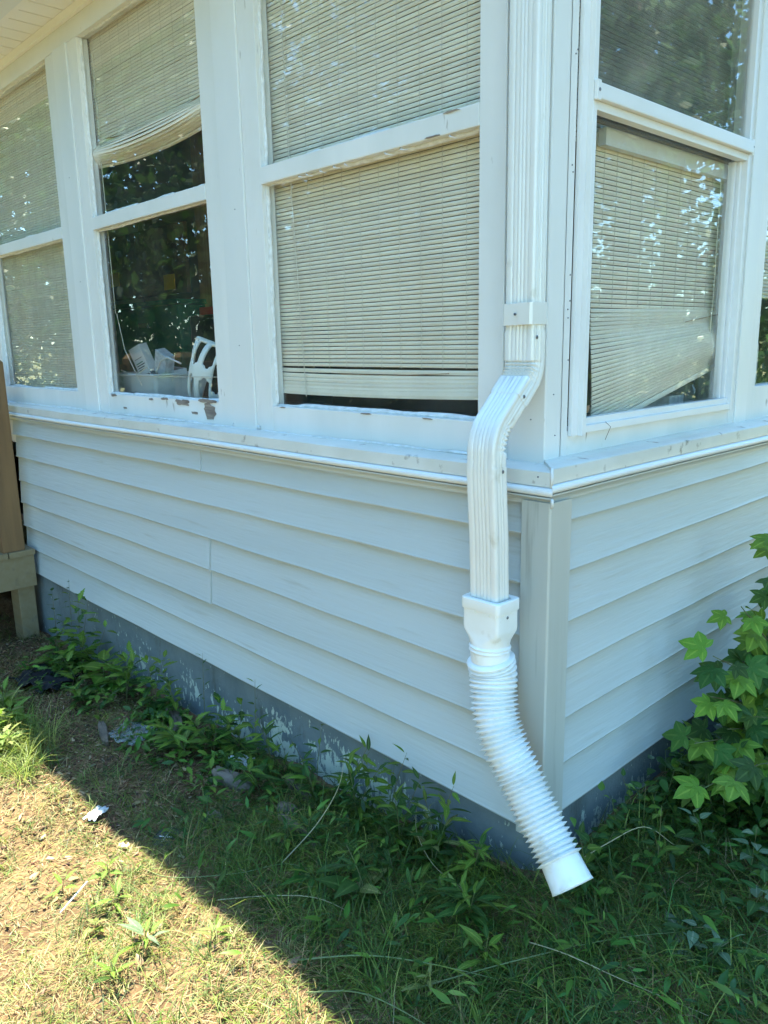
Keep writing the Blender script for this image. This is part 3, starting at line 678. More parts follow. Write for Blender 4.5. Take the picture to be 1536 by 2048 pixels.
def neck(s_):
    r = .0475
    for c_, a_ in ((.012, .0035), (.021, .003)): r += a_*math.exp(-((s_-c_)/.0028)**2)
    return r
hose_part(0, .043, neck, 'collar', .0008)
P1, P2 = .043, TOT-.060
def rib(s_):
    # soft rounded ribs first, sharp fins once the hose is stretched
    q_ = s_-P1
    g_ = min(1, q_/max(1e-6, P2-P1)); od = .0605-.0055*g_
    if q_ < .078: per = .0130; k_ = q_/per; fr = k_-math.floor(k_); v_ = .0472+.0033*min(1, q_/.03); return v_+(od-.001-v_)*(math.sin(math.pi*fr)**.8 if 0 < fr < 1 else 0)
    per = .0122; k_ = (q_-.078)/per; fr = k_-math.floor(k_); tri = 1-abs(2*fr-1); am = .0135*(1+.10*math.sin(math.floor(k_)*2.7)+.06*math.sin(math.floor(k_)*7.1)); return od-.0135+am*tri**1.25
hose_part(P1, P2, rib, 'corrugated_section', .0011)
hose_part(P2, TOT, lambda s_: .0460+.0035*((s_-P2)/.062)+(.001 if s_ > TOT-.004 else 0), 'end_cuff', .003, inner=.0025)
# ------------------------------------------------------------------ blinds
def slatmesh(L, h=.0104, t=.0016, sag=0., crown=.0016, mtl='slat', seg=None):
    seg = seg or (12 if sag else 2); mb = MB(); vs = []
    for i in range(seg+1):
        x = -L/2+L*i/seg; dz = -sag*(1-(2*x/L)**2)
        vs += [(x, 0, -h/2+dz), (x, -crown, dz), (x, 0, h/2+dz), (x, t, h/2+dz), (x, t, -h/2+dz)]
    k = 5; fs = [(i*k+j, i*k+(j+1) % k, (i+1)*k+(j+1) % k, (i+1)*k+j) for i in range(seg) for j in range(k)]+[(0, 1, 2, 3, 4), tuple(seg*k+j for j in range(k))]
    mb.add(vs, fs); return mb.mesh('slat', mtl)
def blind(label, cx, cy, rz, L, zt_, zb_, pitch=.0123, mtl='slat', special=None, strings=12, group='woven roll-up blinds'):
    # local x along the window, local -y towards the outside
    B = thing('roll_up_blind', label, 'blind', (cx, cy, 0), rz, group)
    me = slatmesh(L, mtl=mtl); z = zt_-pitch/2; n = 0
    while z > zb_:
        o = obj('slat', me, B, loc=(random.uniform(-.0015, .0015), random.uniform(-.0004, .0004), z)); o.rotation_euler = (random.uniform(-.05, .05), random.uniform(-.0007, .0007), 0)
        z -= pitch; n += 1
    st_me = MB().box((-.0006, -.0032, zb_), (.0006, -.0022, zt_)).mesh('cord', 'cord')
    for i in range(strings): obj('cord', st_me, B, loc=(-L/2+.035+(L-.07)*i/(strings-1)+random.uniform(-.004, .004), 0, 0))
    h_ = MB(); h_.box((-L/2, -.004, zt_), (L/2, .02, zt_+.03)); h_.build('head_rail', mtl, B)
    return B
def tiltslat(B, L, x, y, z, tilt=0., rx=0., sag=0., mtl='slat', h=.0104):
    o = obj('slat', slatmesh(L, h=h, sag=sag, mtl=mtl), B, loc=(x, y, z)); o.rotation_euler = (rx, tilt, 0); return o
YA = .127
zT = ZO+1.335
B1 = blind('beige slatted blind fully lowered in the leftmost window', -3.31, YA, 0, 1.05, zT, ZO-.21)
B2 = blind('beige slatted blind half raised with its bottom curled up, above the helmet', -1.991, YA, 0, .985, zT, ZO+.845)
B3 = blind('beige slatted blind with sagging last slats, behind the window beside the downspout', -.735, YA, 0, .98, zT, ZO-.075, pitch=.0128)
# B2: brown stained edge and bulging rolled bottom, lifted to the right
for t in range(10):
    a = t/9; tiltslat(B2, .985, .0, -.006-.030*math.sin(a*math.pi), ZO+.868-.088*a, tilt=-.010-.0*a, rx=.9*math.cos(a*math.pi)*-1, sag=.028, h=.0125)
rb = MB(); rb.tube([(-.40+.8*t/12, -.004, ZO+.878-.026*(1-((t-6)/6)**2)+.004*t/12) for t in range(13)], .0022, 5); rb.build('stained_hem', 'rail_brown', B2)
# B3: bottom slats sag away from the rest
for t, (z_, sg, tl) in enumerate(((-.084, .002, .0), (-.0985, .005, -.002), (-.1105, .006, -.005), (-.1225, .007, -.008), (-.1345, .007, -.010))):
    tiltslat(B3, .98, 0, -.002-.0015*t, ZO+z_, tilt=tl, rx=-.10, sag=sg, h=.0128)
o_ = tiltslat(B3, .98, 0, -.011, ZO-.1485, tilt=-.012, sag=.006, h=.019)
hm = MB(); hm.tube([(-.15+.46*t/10, -.0035, ZO-.095-.004*(1-((t-5)/5)**2)+.008*t/10) for t in range(11)], .0013, 5); hm.build('stained_hem', 'rail_brown', B3)
def pullcord(x, z0, z1, y=.110, dx=.0, lab=''):
    mb = MB(); mb.tube([(x, y, z0), (x+dx*.3, y-.004, (z0+z1)/2), (x+dx, y-.003, z1)], .0017, 6); o = mb.build('pull_cord', 'cord'); tag(o, lab, 'cord'); return o
pullcord(-1.110, zT, ZO-.17, .112, .06, 'thin pale pull cord hanging in front of the full length blind at its left side')
pullcord(-2.425, zT, ZO+.15, .112, .01, 'upper straight pull cord hanging down the left side of the half raised blind window')
pullcord(-2.415, ZO+.15, ZO-.165, .114, .19, 'slanting pull cord running down into the tote by the peeling window')
# right wall blind (local frame rotated so that -y local = +x world)
RZ = math.pi/2
B4 = blind('crooked beige blind hanging low at its left end in the right storm window', -.128, .765, RZ, .83, ZO+.480, ZO+.085, pitch=.0125)
hv = MB(); hv.box((-.415, -.028, ZO+.476), (.43, -.006, ZO+.517)); hv.build('valance', 'vinylB', B4)
# lower slats fan out: more tilt per slat (low on the left), bulging forward then back
N4 = 27
for t in range(N4):
    a = (t+1)/N4; zc = ZO+.085-.0088*(t+1); tl = -.205*a
    bul = .004+.024*math.sin(max(0, (a-.22)/.78)*math.pi)**1.2 if a > .22 else .004
    Lt = .83-.045*math.exp(-((a-.25)/.10)**2)
    tiltslat(B4, Lt+bul*1.3, (Lt-.83)/2-bul*.65, -bul-.0003*t, zc, tilt=tl, rx=-.35*math.cos(a*math.pi))
tiltslat(B4, .82, .0, -.014, ZO+.085-.0088*(N4+1)-.003, tilt=-.207, h=.016)
bk = MB(); bk.tube([(.10+.28*t/8, -.012, ZO+.045+.030*t/8) for t in range(9)], .0012, 5); bk.build('stained_hem', 'rail_brown', B4)
for o in B4.children:
    pass
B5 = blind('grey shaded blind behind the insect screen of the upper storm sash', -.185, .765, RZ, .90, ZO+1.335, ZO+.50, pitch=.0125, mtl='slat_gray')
B6 = blind('beige blind in the window cut by the right edge of the photo', -.128, 1.72, RZ, .90, ZO+1.335, ZO+.125, pitch=.0123)
mb = MB(); mb.tube([(-.108, 1.03, ZO+.49), (-.106, 1.025, ZO+.1), (-.106, 1.015, ZO-.02)], .0015, 6); tag(mb.build('pull_cord', 'cord'), 'pale pull cord at the right end of the crooked blind', 'cord')
# ------------------------------------------------------------------ things inside the porch
tb = thing('counter', 'dark long shelf standing inside along the porch windows', 'shelf')
b_ = MB(); b_.box((-3.9, .17, ZO-.275), (-.35, .62, ZO-.25)); b_.build('shelf_board', 'table', tb)
for x_ in (-3.85, -2.6, -1.35, -.40):
    b_ = MB(); b_.box((x_-.02, .2, .541), (x_+.02, .6, ZO-.276)); b_.build('leg', 'table', tb)
ct = thing('counter', 'dark shelf standing inside along the right wall under the crooked blind', 'shelf')
b_ = MB(); b_.box((-.62, .70, ZO-.275), (-.17, 3.0, ZO-.25)); b_.build('shelf_board', 'table', ct)
for y_ in (.75, 2.9):
    b_ = MB(); b_.box((-.6, y_-.02, .541), (-.2, y_+.02, ZO-.276)); b_.build('leg', 'table', ct)
# tote, open box, tapered with rim
T_ = thing('storage_tote', 'white translucent plastic tote full of boxes behind the peeling window', 'tote', (-2.50, .34, ZO-.249))
def tapered(hx0, hy0, hx1, hy1, h, th=.003):
    r1 = [(a, b, 0) for a, b in rrect(hx0, hy0, .02)]; r2 = [(a, b, h) for a, b in rrect(hx1, hy1, .02)]
    r3 = [(a, b, h) for a, b in rrect(hx1-th, hy1-th, .018)]; r4 = [(a, b, th) for a, b in rrect(hx0-th, hy0-th, .018)]
    return [r1, r2, r3, r4]
loft(tapered(.20, .12, .235, .145, .125), 'tub', 'tote', T_)
rm = MB(); n_ = rrect(.242, .152, .025); rm.tube([(a, b, .125) for a, b in n_+[n_[0]]], .005, 6); rm.build('rim', 'tote', T_)
for (nm, lab, x_, y_, z_, sx_, sy_, sz_, ry, rz_, mm) in (
    ('carton', 'white printed carton leaning in the tote', -2.565, .30, ZO-.06, .085, .05, .14, -.35, .2, 'carton'),
    ('carton', 'small grey white carton tipped beside the printed one in the tote', -2.415, .33, ZO-.075, .09, .05, .11, .45, .1, 'paper'),
    ('carton', 'low carton lying flat at the back of the tote', -2.49, .40, ZO-.125, .2, .07, .05, .05, 0, 'carton')):
    b_ = MB(); b_.box((-sx_/2, -sy_/2, -sz_/2), (sx_/2, sy_/2, sz_/2)); o = b_.build(nm, mm, None, bevel=.002); o.location = (x_, y_, z_); o.rotation_euler = (.15, ry, rz_); tag(o, lab, 'box')
    if mm == 'carton' and sz_ > .1:
        for q_ in range(4):
            l_ = MB(); l_.box((-.030, -.0265, -.045+q_*.011), (.030-.01*(q_ % 2), -.0255, -.041+q_*.011)); l_.build('print_line', 'black' if q_ < 3 else 'green', o)
        l_ = MB(); l_.box((-.028, -.0265, .01), (.028, -.0255, .012)); l_.build('print_line', 'black', o)
wv = MB(); wv.tube([(-2.33, .24, ZO-.115), (-2.24, .22, ZO-.06), (-2.14, .20, ZO-.045), (-2.03, .2, ZO-.07)], .004, 6); tag(wv.build('white_cable', 'carton'), 'white cable arching from the tote towards the helmet', 'cable')
wv = MB(); wv.tube([(-2.60, .2, ZO-.105), (-2.50, .19, ZO-.12), (-2.45, .2, ZO-.13), (-2.38, .22, ZO-.09), (-2.30, .2, ZO-.125)], .003, 6); tag(wv.build('white_cable', 'cord'), 'thin pale cable looped over the rim of the tote', 'cable')
wv = MB(); wv.tube([(-2.75, .15, ZO-.122), (-2.3, .146, ZO-.128), (-1.60, .142, ZO-.118)], .0016, 6); tag(wv.build('string', 'cord'), 'taut pale string crossing the window in front of the tote', 'string')
# helmet: shell with long vents, built as ribs of a half ellipsoid
He = thing('bicycle_helmet', 'white vented bicycle helmet standing on its rim at the window', 'helmet', (-1.915, .27, ZO-.125), .35)
def helmet():
    bm = bmesh.new(); nu, nv = 34, 18; grid = {}
    for i in range(nu+1):
        for j in range(nv+1):
            u = math.pi*i/nu; v = math.pi*(j/nv)*.92+.04*math.pi     # u along length, v across
            x = .085*math.cos(v); z = .145*math.cos(u); y = -.085*math.sin(u)*math.sin(v)-.0
            grid[i, j] = bm.verts.new((x, y, z))
    bm.verts.ensure_lookup_table()
    def vent(i, j):
        if i < 3 or i > nu-4: return False
        for k_, (a, b) in enumerate(((1, 4), (5, 8), (10, 13), (14, 17))):
            if a <= j <= b-1:
                ph = (i+(6 if k_ in (0, 3) else 0)) % 14
                return (3 <= ph <= 11) or (ph in (2, 12) and j == a+1)
        return False
    for i in range(nu):
        for j in range(nv):
            if not vent(i, j): bm.faces.new((grid[i, j], grid[i+1, j], grid[i+1, j+1], grid[i, j+1]))
    bmesh.ops.remove_doubles(bm, verts=bm.verts, dist=1e-4)
    me = bpy.data.meshes.new('shell'); bm.to_mesh(me); bm.free(); me.materials.append(MT['helmet'])
    me.polygons.foreach_set('use_smooth', [True]*len(me.polygons)); return me
hs = obj('shell', helmet(), He); sm = hs.modifiers.new('thick', 'SOLIDIFY'); sm.thickness = .014; sm.offset = 0
ss = hs.modifiers.new('sub', 'SUBSURF'); ss.levels = 2; ss.render_levels = 2
hs.rotation_euler = (.1, .30, 0)
b_ = MB(); b_.tube([(-.06, .0, -.11), (-.03, .03, -.13), (.02, .03, -.135), (.05, 0, -.12)], .005, 6); b_.build('chin_strap', 'black', He)
# darker clutter further back
for (nm, lab, cat, a, b, mm) in (
    ('storage_bin', 'dark green bin standing deep inside behind the tote', 'bin', (-4.55, 1.1, .545), (-3.62, 1.55, 1.82), 'green'),
    ('dark_cabinet', 'near black cabinet in the shade deep inside the porch', 'cabinet', (-3.58, 1.15, .545), (-2.7, 1.6, 1.74), 'black'),
    ('folded_cloth', 'red cloth lying on the black cabinet inside', 'cloth', (-3.50, 1.18, 1.741), (-2.95, 1.5, 1.79), 'red'),
    ('yellow_note', 'left yellow note pinned on the hanging board inside', 'note', (-4.86, 1.244, 2.00), (-4.72, 1.249, 2.10), 'yellow'),
    ('yellow_note', 'right yellow note pinned on the hanging board inside', 'note', (-4.05, 1.244, 1.93), (-3.90, 1.249, 2.03), 'yellow'),
    ('hanging_board', 'dark orange brown board hanging inside above the green bin', 'board', (-5.0, 1.25, 1.9), (-3.75, 1.28, 2.35), 'board_brown'),
    ('curtain', 'brown curtain hanging inside right of the yellow notes', 'curtain', (-3.68, 1.30, 1.75), (-3.30, 1.34, 2.86), 'curtain')):
    b_ = MB(); b_.box(a, b)
    if cat in ('bin', 'cabinet'):
        o = thing(nm, lab, cat); b_.build('body', mm, o, bevel=.02); l_ = MB(); l_.box((a[0]-.015, a[1]-.015, b[2]), (b[0]+.015, b[1]+.0, b[2]+.0008 if cat == 'cabinet' else b[2]+.03)); l_.build('lid', mm, o)
        h_ = MB(); h_.box(((a[0]+b[0])/2-.06, a[1]-.02, b[2]-.14), ((a[0]+b[0])/2+.06, a[1]-.002, b[2]-.11)); h_.build('handle', 'tin', o)
    else: tag(b_.build(nm, mm, None, bevel=.003), lab, cat)
# jar, tin and papers on the right
def lathe(name, prof_, loc, m, par, k=24):
    mb = MB(); vs = [(r_*math.cos(2*math.pi*j/k), r_*math.sin(2*math.pi*j/k), z_) for r_, z_ in prof_ for j in range(k)]
    fs = [(i*k+j, i*k+(j+1) % k, (i+1)*k+(j+1) % k, (i+1)*k+j) for i in range(len(prof_)-1) for j in range(k)]+[tuple(range(k))[::-1], tuple((len(prof_)-1)*k+j for j in range(k))]
    mb.add(vs, fs); o = mb.build(name, m, par, smooth=True)
    try: o.data.set_sharp_from_angle(angle=R(40))
    except Exception: pass
    if loc: o.location = loc
    return o
J = thing('glass_jar', 'glass jar with metal lid under the raised end of the crooked blind', 'jar', (-.26, 1.16, ZO-.249))
lathe('glass_body', [(.045, 0), (.048, .01), (.048, .07), (.040, .082), (.040, .088)], None, 'glassjar', J); lathe('lid', [(.043, .088), (.044, .090), (.044, .102), (.040, .105)], None, 'tin', J)
J = thing('metal_canister', 'shiny metal canister behind the glass jar', 'canister', (-.46, 1.22, ZO-.249))
lathe('body', [(.035, 0), (.036, .005), (.036, .15), (.033, .155)], None, 'tin', J); lathe('lid', [(.037, .1555), (.037, .168), (.03, .172)], None, 'tin', J)
pa = MB(); pa.add([(0, 0, 0), (.22, .02, .01), (.24, .17, .004), (.02, .16, .03), (.0, .0, -.002), (.22, .02, .008), (.24, .17, .002), (.02, .16, .028)], [(0, 1, 2, 3), (7, 6, 5, 4), (0, 4, 5, 1), (1, 5, 6, 2), (2, 6, 7, 3), (3, 7, 4, 0)])
o = pa.build('paper_sheet', 'carton'); o.location = (-.45, .80, ZO-.244); tag(o, 'white paper lying on the shelf under the crooked blind', 'paper')
b_ = MB(); b_.box((-.34, .96, ZO-.249), (-.20, 1.06, ZO-.19)); tag(b_.build('small_carton', 'paper', None, bevel=.003), 'small pale carton between paper and jar on the right shelf', 'box')
b_ = MB(); b_.box((-.34, 1.42, ZO-.249), (-.18, 1.62, ZO-.02)); tag(b_.build('white_appliance', 'carton', None, bevel=.02), 'white rounded appliance in the window at the right photo edge', 'appliance')
# ------------------------------------------------------------------ deck
DK = thing('wooden_deck', 'brown treated wood deck with posts at the left end of the wall', 'deck', (-3.43, -.1, 0))
def dk(name, a, b, m='wood', bev=.003, par=DK):
    mb = MB(); ox, oy = -3.43, -.1; mb.box((a[0]-ox, a[1]-oy, a[2]), (b[0]-ox, b[1]-oy, b[2])); return mb.build(name, m, par, bevel=bev)
ztop = ZO-1.095
for k_ in range(12):
    y1_ = -.018-.145*k_; dk('deck_board', (-5.6, y1_-.139, ztop-.032), (-3.415, y1_, ztop), 'woodh')
dk('joist', (-5.6, -1.76, ztop-.215), (-3.43-.04, -1.72, ztop-.034), 'woodh'); dk('joist', (-3.468, -1.758, ztop-.215), (-3.430, -.022, ztop-.034), 'woodh')
dk('joist', (-5.6, -.062, ztop-.215), (-3.469, -.024, ztop-.034), 'woodh')
for (x_, y_) in ((-3.56, -.115), (-3.56, -1.70), (-5.5, -.11), (-5.5, -1.70)): dk('leg', (x_-.045, y_-.0, -.2), (x_+.085, y_+.09, ztop-.2155 if 1 else 0), 'woodh')
def post(x_, y_, ztp):
    p_ = dk('post', (x_-.089, y_-.0595, ztop+.001), (x_, y_+.0595-.0, ztp-.03))
    mb = MB(); ox, oy = -3.43, -.1; a, b = x_-.089-ox, x_-ox; c, d = y_-.0595-oy, y_+.0595-oy; i_ = .022
    mb.add([(a, c, ztp-.03), (b, c, ztp-.03), (b, d, ztp-.03), (a, d, ztp-.03), (a+i_, c+i_, ztp), (b-i_, c+i_, ztp), (b-i_, d-i_, ztp), (a+i_, d-i_, ztp)],
           [(0, 1, 5, 4), (1, 2, 6, 5), (2, 3, 7, 6), (3, 0, 4, 7), (4, 5, 6, 7)]); mb.build('post_cap', 'wood', DK)
for y_ in (-.124, -.525, -.86, -1.68): post(-3.432, y_, ZO-.035)
dk('rail', (-3.515, -1.62, ZO-.13), (-3.475, -.92, ZO-.095)); dk('rail', (-3.515, -.80, ZO-.13), (-3.475, -.585, ZO-.095)); dk('rail', (-3.515, -.465, ZO-.13), (-3.475, -.185, ZO-.095))
dk('rail', (-3.515, -1.62, ztop+.08), (-3.475, -.92, ztop+.115)); dk('rail', (-3.515, -.465, ztop+.08), (-3.475, -.185, ztop+.115))
for y_ in (-.25, -.36, -1.0, -1.12, -1.24, -1.36, -1.48, -1.58): dk('baluster', (-3.512, y_-.018, ztop+.116), (-3.478, y_+.018, ZO-.131), bev=.002)
#PART2
# ------------------------------------------------------------------ leaves
def leaf_tpl(kind, n=6, fold=.18, droop=.25):
    """blade along +Y, length 1; returns verts (k,3), quads (m,4)"""
    if kind == 'palm':
        Vs, Fs = [], []; o = 0
        for a, L in ((-112, .62), (-58, .88), (0, 1.), (58, .88), (112, .62)):
            v, f = leaf_tpl('lobe', 5, .12, .22); v = v.copy(); v *= L; v[:, 2] += 0.0
            a_ = R(a); x = v[:, 0]*math.cos(a_)+v[:, 1]*math.sin(a_); y = -v[:, 0]*math.sin(a_)+v[:, 1]*math.cos(a_)
            Vs.append(np.stack([x, y, v[:, 2]], 1)); Fs.append(f+o); o += len(v)
        return np.concatenate(Vs), np.concatenate(Fs)
    prof_ = {'lance': lambda t: .13*math.sin(math.pi*min(1, t*1.02)**.75), 'ovate': lambda t: .27*math.sin(math.pi*t**.60)**1.0 if 0 < t < 1 else 0,
             'serr': lambda t: .20*math.sin(math.pi*t**.8), 'lobe': lambda t: .30*math.sin(math.pi*(.12+.88*t)**.95) if t < 1 else 0,
             'blade': lambda t: .04*(1-t)**.6, 'round': lambda t: .42*math.sin(math.pi*t**.7)**.75 if 0 < t < 1 else 0}[kind]
    if kind == 'serr': n = 10
    vs = []
    for i in range(n+1):
        t = i/n; w = max(prof_(t), .004)
        if kind == 'serr': w *= (1.18 if i % 2 else .72)
        z = -droop*t*t
        vs += [(-w, t, z+fold*w+.0), (0, t, z), (w, t, z+fold*w)]
    fs = []
    for i in range(n):
        a = 3*i; fs += [(a, a+1, a+4, a+3), (a+1, a+2, a+5, a+4)]
    return np.array(vs), np.array(fs)
LEAFME = {}
def leafmesh(kind, m):
    if (kind, m) not in LEAFME:
        v, f = leaf_tpl(kind); me = bpy.data.meshes.new('leaf_'+kind); me.from_pydata([tuple(p) for p in v], [], [tuple(int(i) for i in q_) for q_ in f])
        me.polygons.foreach_set('use_smooth', [True]*len(me.polygons)); me.materials.append(MT[m]); LEAFME[kind, m] = me
        at_ = me.attributes.new('vein', 'FLOAT', 'POINT'); at_.data.foreach_set('value', [1. if i % 3 == 1 else 0. for i in range(len(v))])
    return LEAFME[kind, m]
def basis(d, nrm, s_, p):
    d = Vector(d).normalized(); nrm = Vector(nrm); x = d.cross(nrm)
    if x.length < 1e-4: x = d.cross(Vector((1, 0, 0)))
    x.normalize(); z = x.cross(d)
    return Matrix(((x.x*s_, d.x*s_, z.x*s_, p[0]), (x.y*s_, d.y*s_, z.y*s_, p[1]), (x.z*s_, d.z*s_, z.z*s_, p[2]), (0, 0, 0, 1)))
rw = random.Random(21)
def clear(x, y, z=0):           # keep foliage out of the house
    return not (y > -.02 and x < .03)
def plant(label, x, y, h, kind, n, size, mats, lean=(0, 0), spread=.9, stemr=.0016, group=None, branches=1, bare=.15, name='weed', petiole=.15):
    if y > -.4 and x < -.2: h *= 1.25; size *= 1.12; n = int(n*1.25)
    z0 = float(gz(x, y)); P_ = thing(name, label, 'plant', (x, y, z0), 0, group)
    for b in range(branches):
        a0 = rw.uniform(0, 6.28); sp = 0 if branches == 1 else rw.uniform(.25, .6)*h*.6
        tip = Vector((lean[0]*h+sp*math.cos(a0), lean[1]*h+sp*math.sin(a0), h*rw.uniform(.75, 1.05)))
        if not clear(x+tip.x, y+tip.y): tip.y = min(tip.y, -.035-y) if x < 0 else tip.y; 
        if x >= 0 and x+tip.x < .04 and y > 0: tip.x = .045-x
        pts = [Vector((tip.x*t**1.6, tip.y*t**1.6, tip.z*t)) for t in (0, .25, .5, .75, 1)]
        mb = MB(); mb.tube(pts, [stemr, stemr*.9, stemr*.8, stemr*.6, stemr*.35], 5); mb.build('stem', 'stem', P_, smooth=True)
        for i in range(n):
            t = bare+(1-bare)*(i+.5)/n; k = min(int(t*4), 3); p = pts[k].lerp(pts[k+1], t*4-k)
            a = a0+i*2.4+rw.uniform(-.4, .4); elv = rw.uniform(.05, .65)+(.5 if t > .92 else 0)
            d = Vector((math.cos(a)*math.cos(elv), math.sin(a)*math.cos(elv), math.sin(elv)))
            s_ = size*rw.uniform(.65, 1.1)*(1.05-.45*t)
            q_ = p+d*petiole*s_; wx, wy = x+q_.x+d.x*s_, y+q_.y+d.y*s_
            if not clear(wx, wy): d.y = -abs(d.y)*.6-.1 if x < 0 else d.y; d.x = abs(d.x) if x >= 0 else d.x; q_ = p+d*petiole*s_
            obj('leaf', leafmesh(kind, rw.choice(mats)), P_, mw=basis(d, (rw.uniform(-.3, .3), rw.uniform(-.3, .3), 1), s_, q_))
    return P_
# ------------------------------------------------------------------ loose vegetation built in bulk
def bl_mesh(n, pos, L, wd, az_, el0, bend, tint, seg=3):
    """curved blades: pos (n,3), length, width, azimuth, initial elevation, total bend (radians down)"""
    st_ = L/seg; p = pos.copy(); rows = []; el_ = el0.copy(); side = np.stack([-np.sin(az_), np.cos(az_), np.zeros(n)], 1)
    for s_ in range(seg+1):
        w_ = (wd*(1-(s_/seg)**1.5*.88))[:, None]*.5
        rows.append(p-side*w_); rows.append(p+side*w_)
        d = np.stack([np.cos(az_)*np.cos(el_), np.sin(az_)*np.cos(el_), np.sin(el_)], 1); p = p+d*st_[:, None]
        el_ = el_-bend/seg
        gzv = gz(p[:, 0], p[:, 1])+.002; low = p[:, 2] < gzv; p[low, 2] = gzv[low]; el_ = np.where(low, np.maximum(el_, .0), el_)
    k = 2*(seg+1); V = np.stack(rows, 1).reshape(-1, 3); b = (np.arange(n)*k)[:, None]
    F = np.concatenate([b+np.array([2*i, 2*i+1, 2*i+3, 2*i+2]) for i in range(seg)], 0)
    return V, F, np.repeat(tint, k, 0)
def cloudpos(n, x0, x1, y0, y1, keep):
    x = rng.uniform(x0, x1, n*4); y = rng.uniform(y0, y1, n*4); k = keep(x, y) > rng.random(n*4)
    return x[k][:n], y[k][:n]
def patch(x, y, f=3., ph=0): return .5+.25*np.sin(x*f*1.7+ph)*np.cos(y*f*2.1+ph*2)+.25*np.sin(x*f*3.9+y*f*2.7+ph*3)
inhouse = lambda x, y: ((y > -.015) & (x < .012))
def tints(n, cols, wts, var=.22):
    c = np.array(cols)[rng.choice(len(cols), n, p=np.array(wts)/sum(wts))]
    return np.clip(c*(1+rng.normal(0, var, (n, 1)))*(1+rng.normal(0, .06, (n, 3))), .004, .9)
STRAW = [(.33, .24, .105), (.42, .32, .155), (.22, .145, .07)]; GRN = [(.17, .21, .03), (.105, .155, .022), (.25, .27, .055), (.068, .11, .022)]
def addgrass(name, n, area, keep, L, wd, el, bend, cols, wts, seg=3, label=None):
    x, y = cloudpos(n, *area, keep); n = len(x)
    L_ = rng.uniform(*L, n); az_ = rng.uniform(0, 2*np.pi, n); e_ = rng.uniform(*el, n); b_ = rng.uniform(*bend, n)
    pos = np.stack([x, y, gz(x, y)+.001+rng.uniform(0, .006, n)], 1)
    tp = pos+np.stack([np.cos(az_)*L_*.8, np.sin(az_)*L_*.8, 0*L_], 1); bad = inhouse(tp[:, 0], tp[:, 1]); az_ = np.where(bad, az_+np.pi, az_)
    V, F, T_ = bl_mesh(n, pos, L_, rng.uniform(*wd, n), az_, e_, b_, tints(n, cols, wts), seg)
    o = obj(name, bigmesh(name, V, F, 'blade', T_, smooth=False)); return tag(o, label or 'grass', 'grass', kind='stuff')
sunny = lambda x, y: np.clip((-.50-y)/.15, 0, 1)
lush = lambda x, y: np.clip((x+1.15+.5*np.clip(-y-.1, 0, .5))/.5, 0, 1)     # greener towards the corner and to the right
def tufts(name, n, per, area, keep, L, wd, cols, wts, label, spread=.012, el=(.5, 1.35), bend=(.5, 2.0)):
    x, y = cloudpos(n, *area, keep); n = len(x); N = n*per
    X = np.repeat(x, per)+rng.normal(0, spread, N); Y = np.repeat(y, per)+rng.normal(0, spread, N); ok = ~inhouse(X, Y)
    X, Y = X[ok], Y[ok]; N = len(X); Ls = np.repeat(rng.uniform(*L, n), per)[ok]*rng.uniform(.5, 1.1, N)
    az_ = rng.uniform(0, 2*np.pi, N); pos = np.stack([X, Y, gz(X, Y)], 1)
    tx, ty = X+np.cos(az_)*Ls*.8, Y+np.sin(az_)*Ls*.8; az_ = np.where(inhouse(tx, ty), az_+np.pi, az_)
    base = tints(n, cols, wts); T_ = np.repeat(base, per, 0)[ok]*(1+rng.normal(0, .15, (N, 1)))
    V, F, T2 = bl_mesh(N, pos, Ls, rng.uniform(*wd, N), az_, rng.uniform(*el, N), rng.uniform(*bend, N), np.clip(T_, .004, .9), 4)
    o = obj(name, bigmesh(name, V, F, 'blade', T2)); return tag(o, label, 'grass', kind='stuff')
near_area = (-4.0, 1.4, -1.9, 2.0)
SUNG = [(.17, .20, .045), (.115, .16, .035), (.24, .25, .075), (.07, .11, .03)]
# cut clippings and thatch lying on the sunny soil
addgrass('dry_clippings', 62000, (-3.6, 1.2, -1.9, -.35), lambda x, y: np.where(inhouse(x, y), 0, .6+.4*patch(x, y, 3.1))*np.clip(sunny(x, y)+.25, 0, 1),
         (.012, .050), (.0011, .0028), (-.05, .35), (.1, .9), STRAW+SUNG, (3.4, 2.8, 5, 3., 2.4, 2.6, 1.8), 2, 'dry and green grass clippings scattered on the sunny soil')
tufts('lawn_grass', 1500, 10, (-3.6, 1.2, -1.9, -.45), lambda x, y: np.clip((patch(x, y, 2.7, 1)-.38)*3, 0, 1)*np.clip(sunny(x, y)+.15, 0, 1), (.03, .09), (.0014, .0032), SUNG+STRAW[:1]+GRN[:1], (3, 2, 4, .6, 4, 1.5), 'mown lawn grass in tufts on the sunny side')
tufts('long_grass', 130, 34, (-3.2, -1.75, -.95, -.50), lambda x, y: np.clip(1.1-np.hypot(x+2.25, (y+.75)*1.6)*1.2, 0, 1), (.10, .22), (.0018, .0036), GRN, (3, 2, 5, .6), 'long bright grass clumps in the sun near the deck', spread=.02)
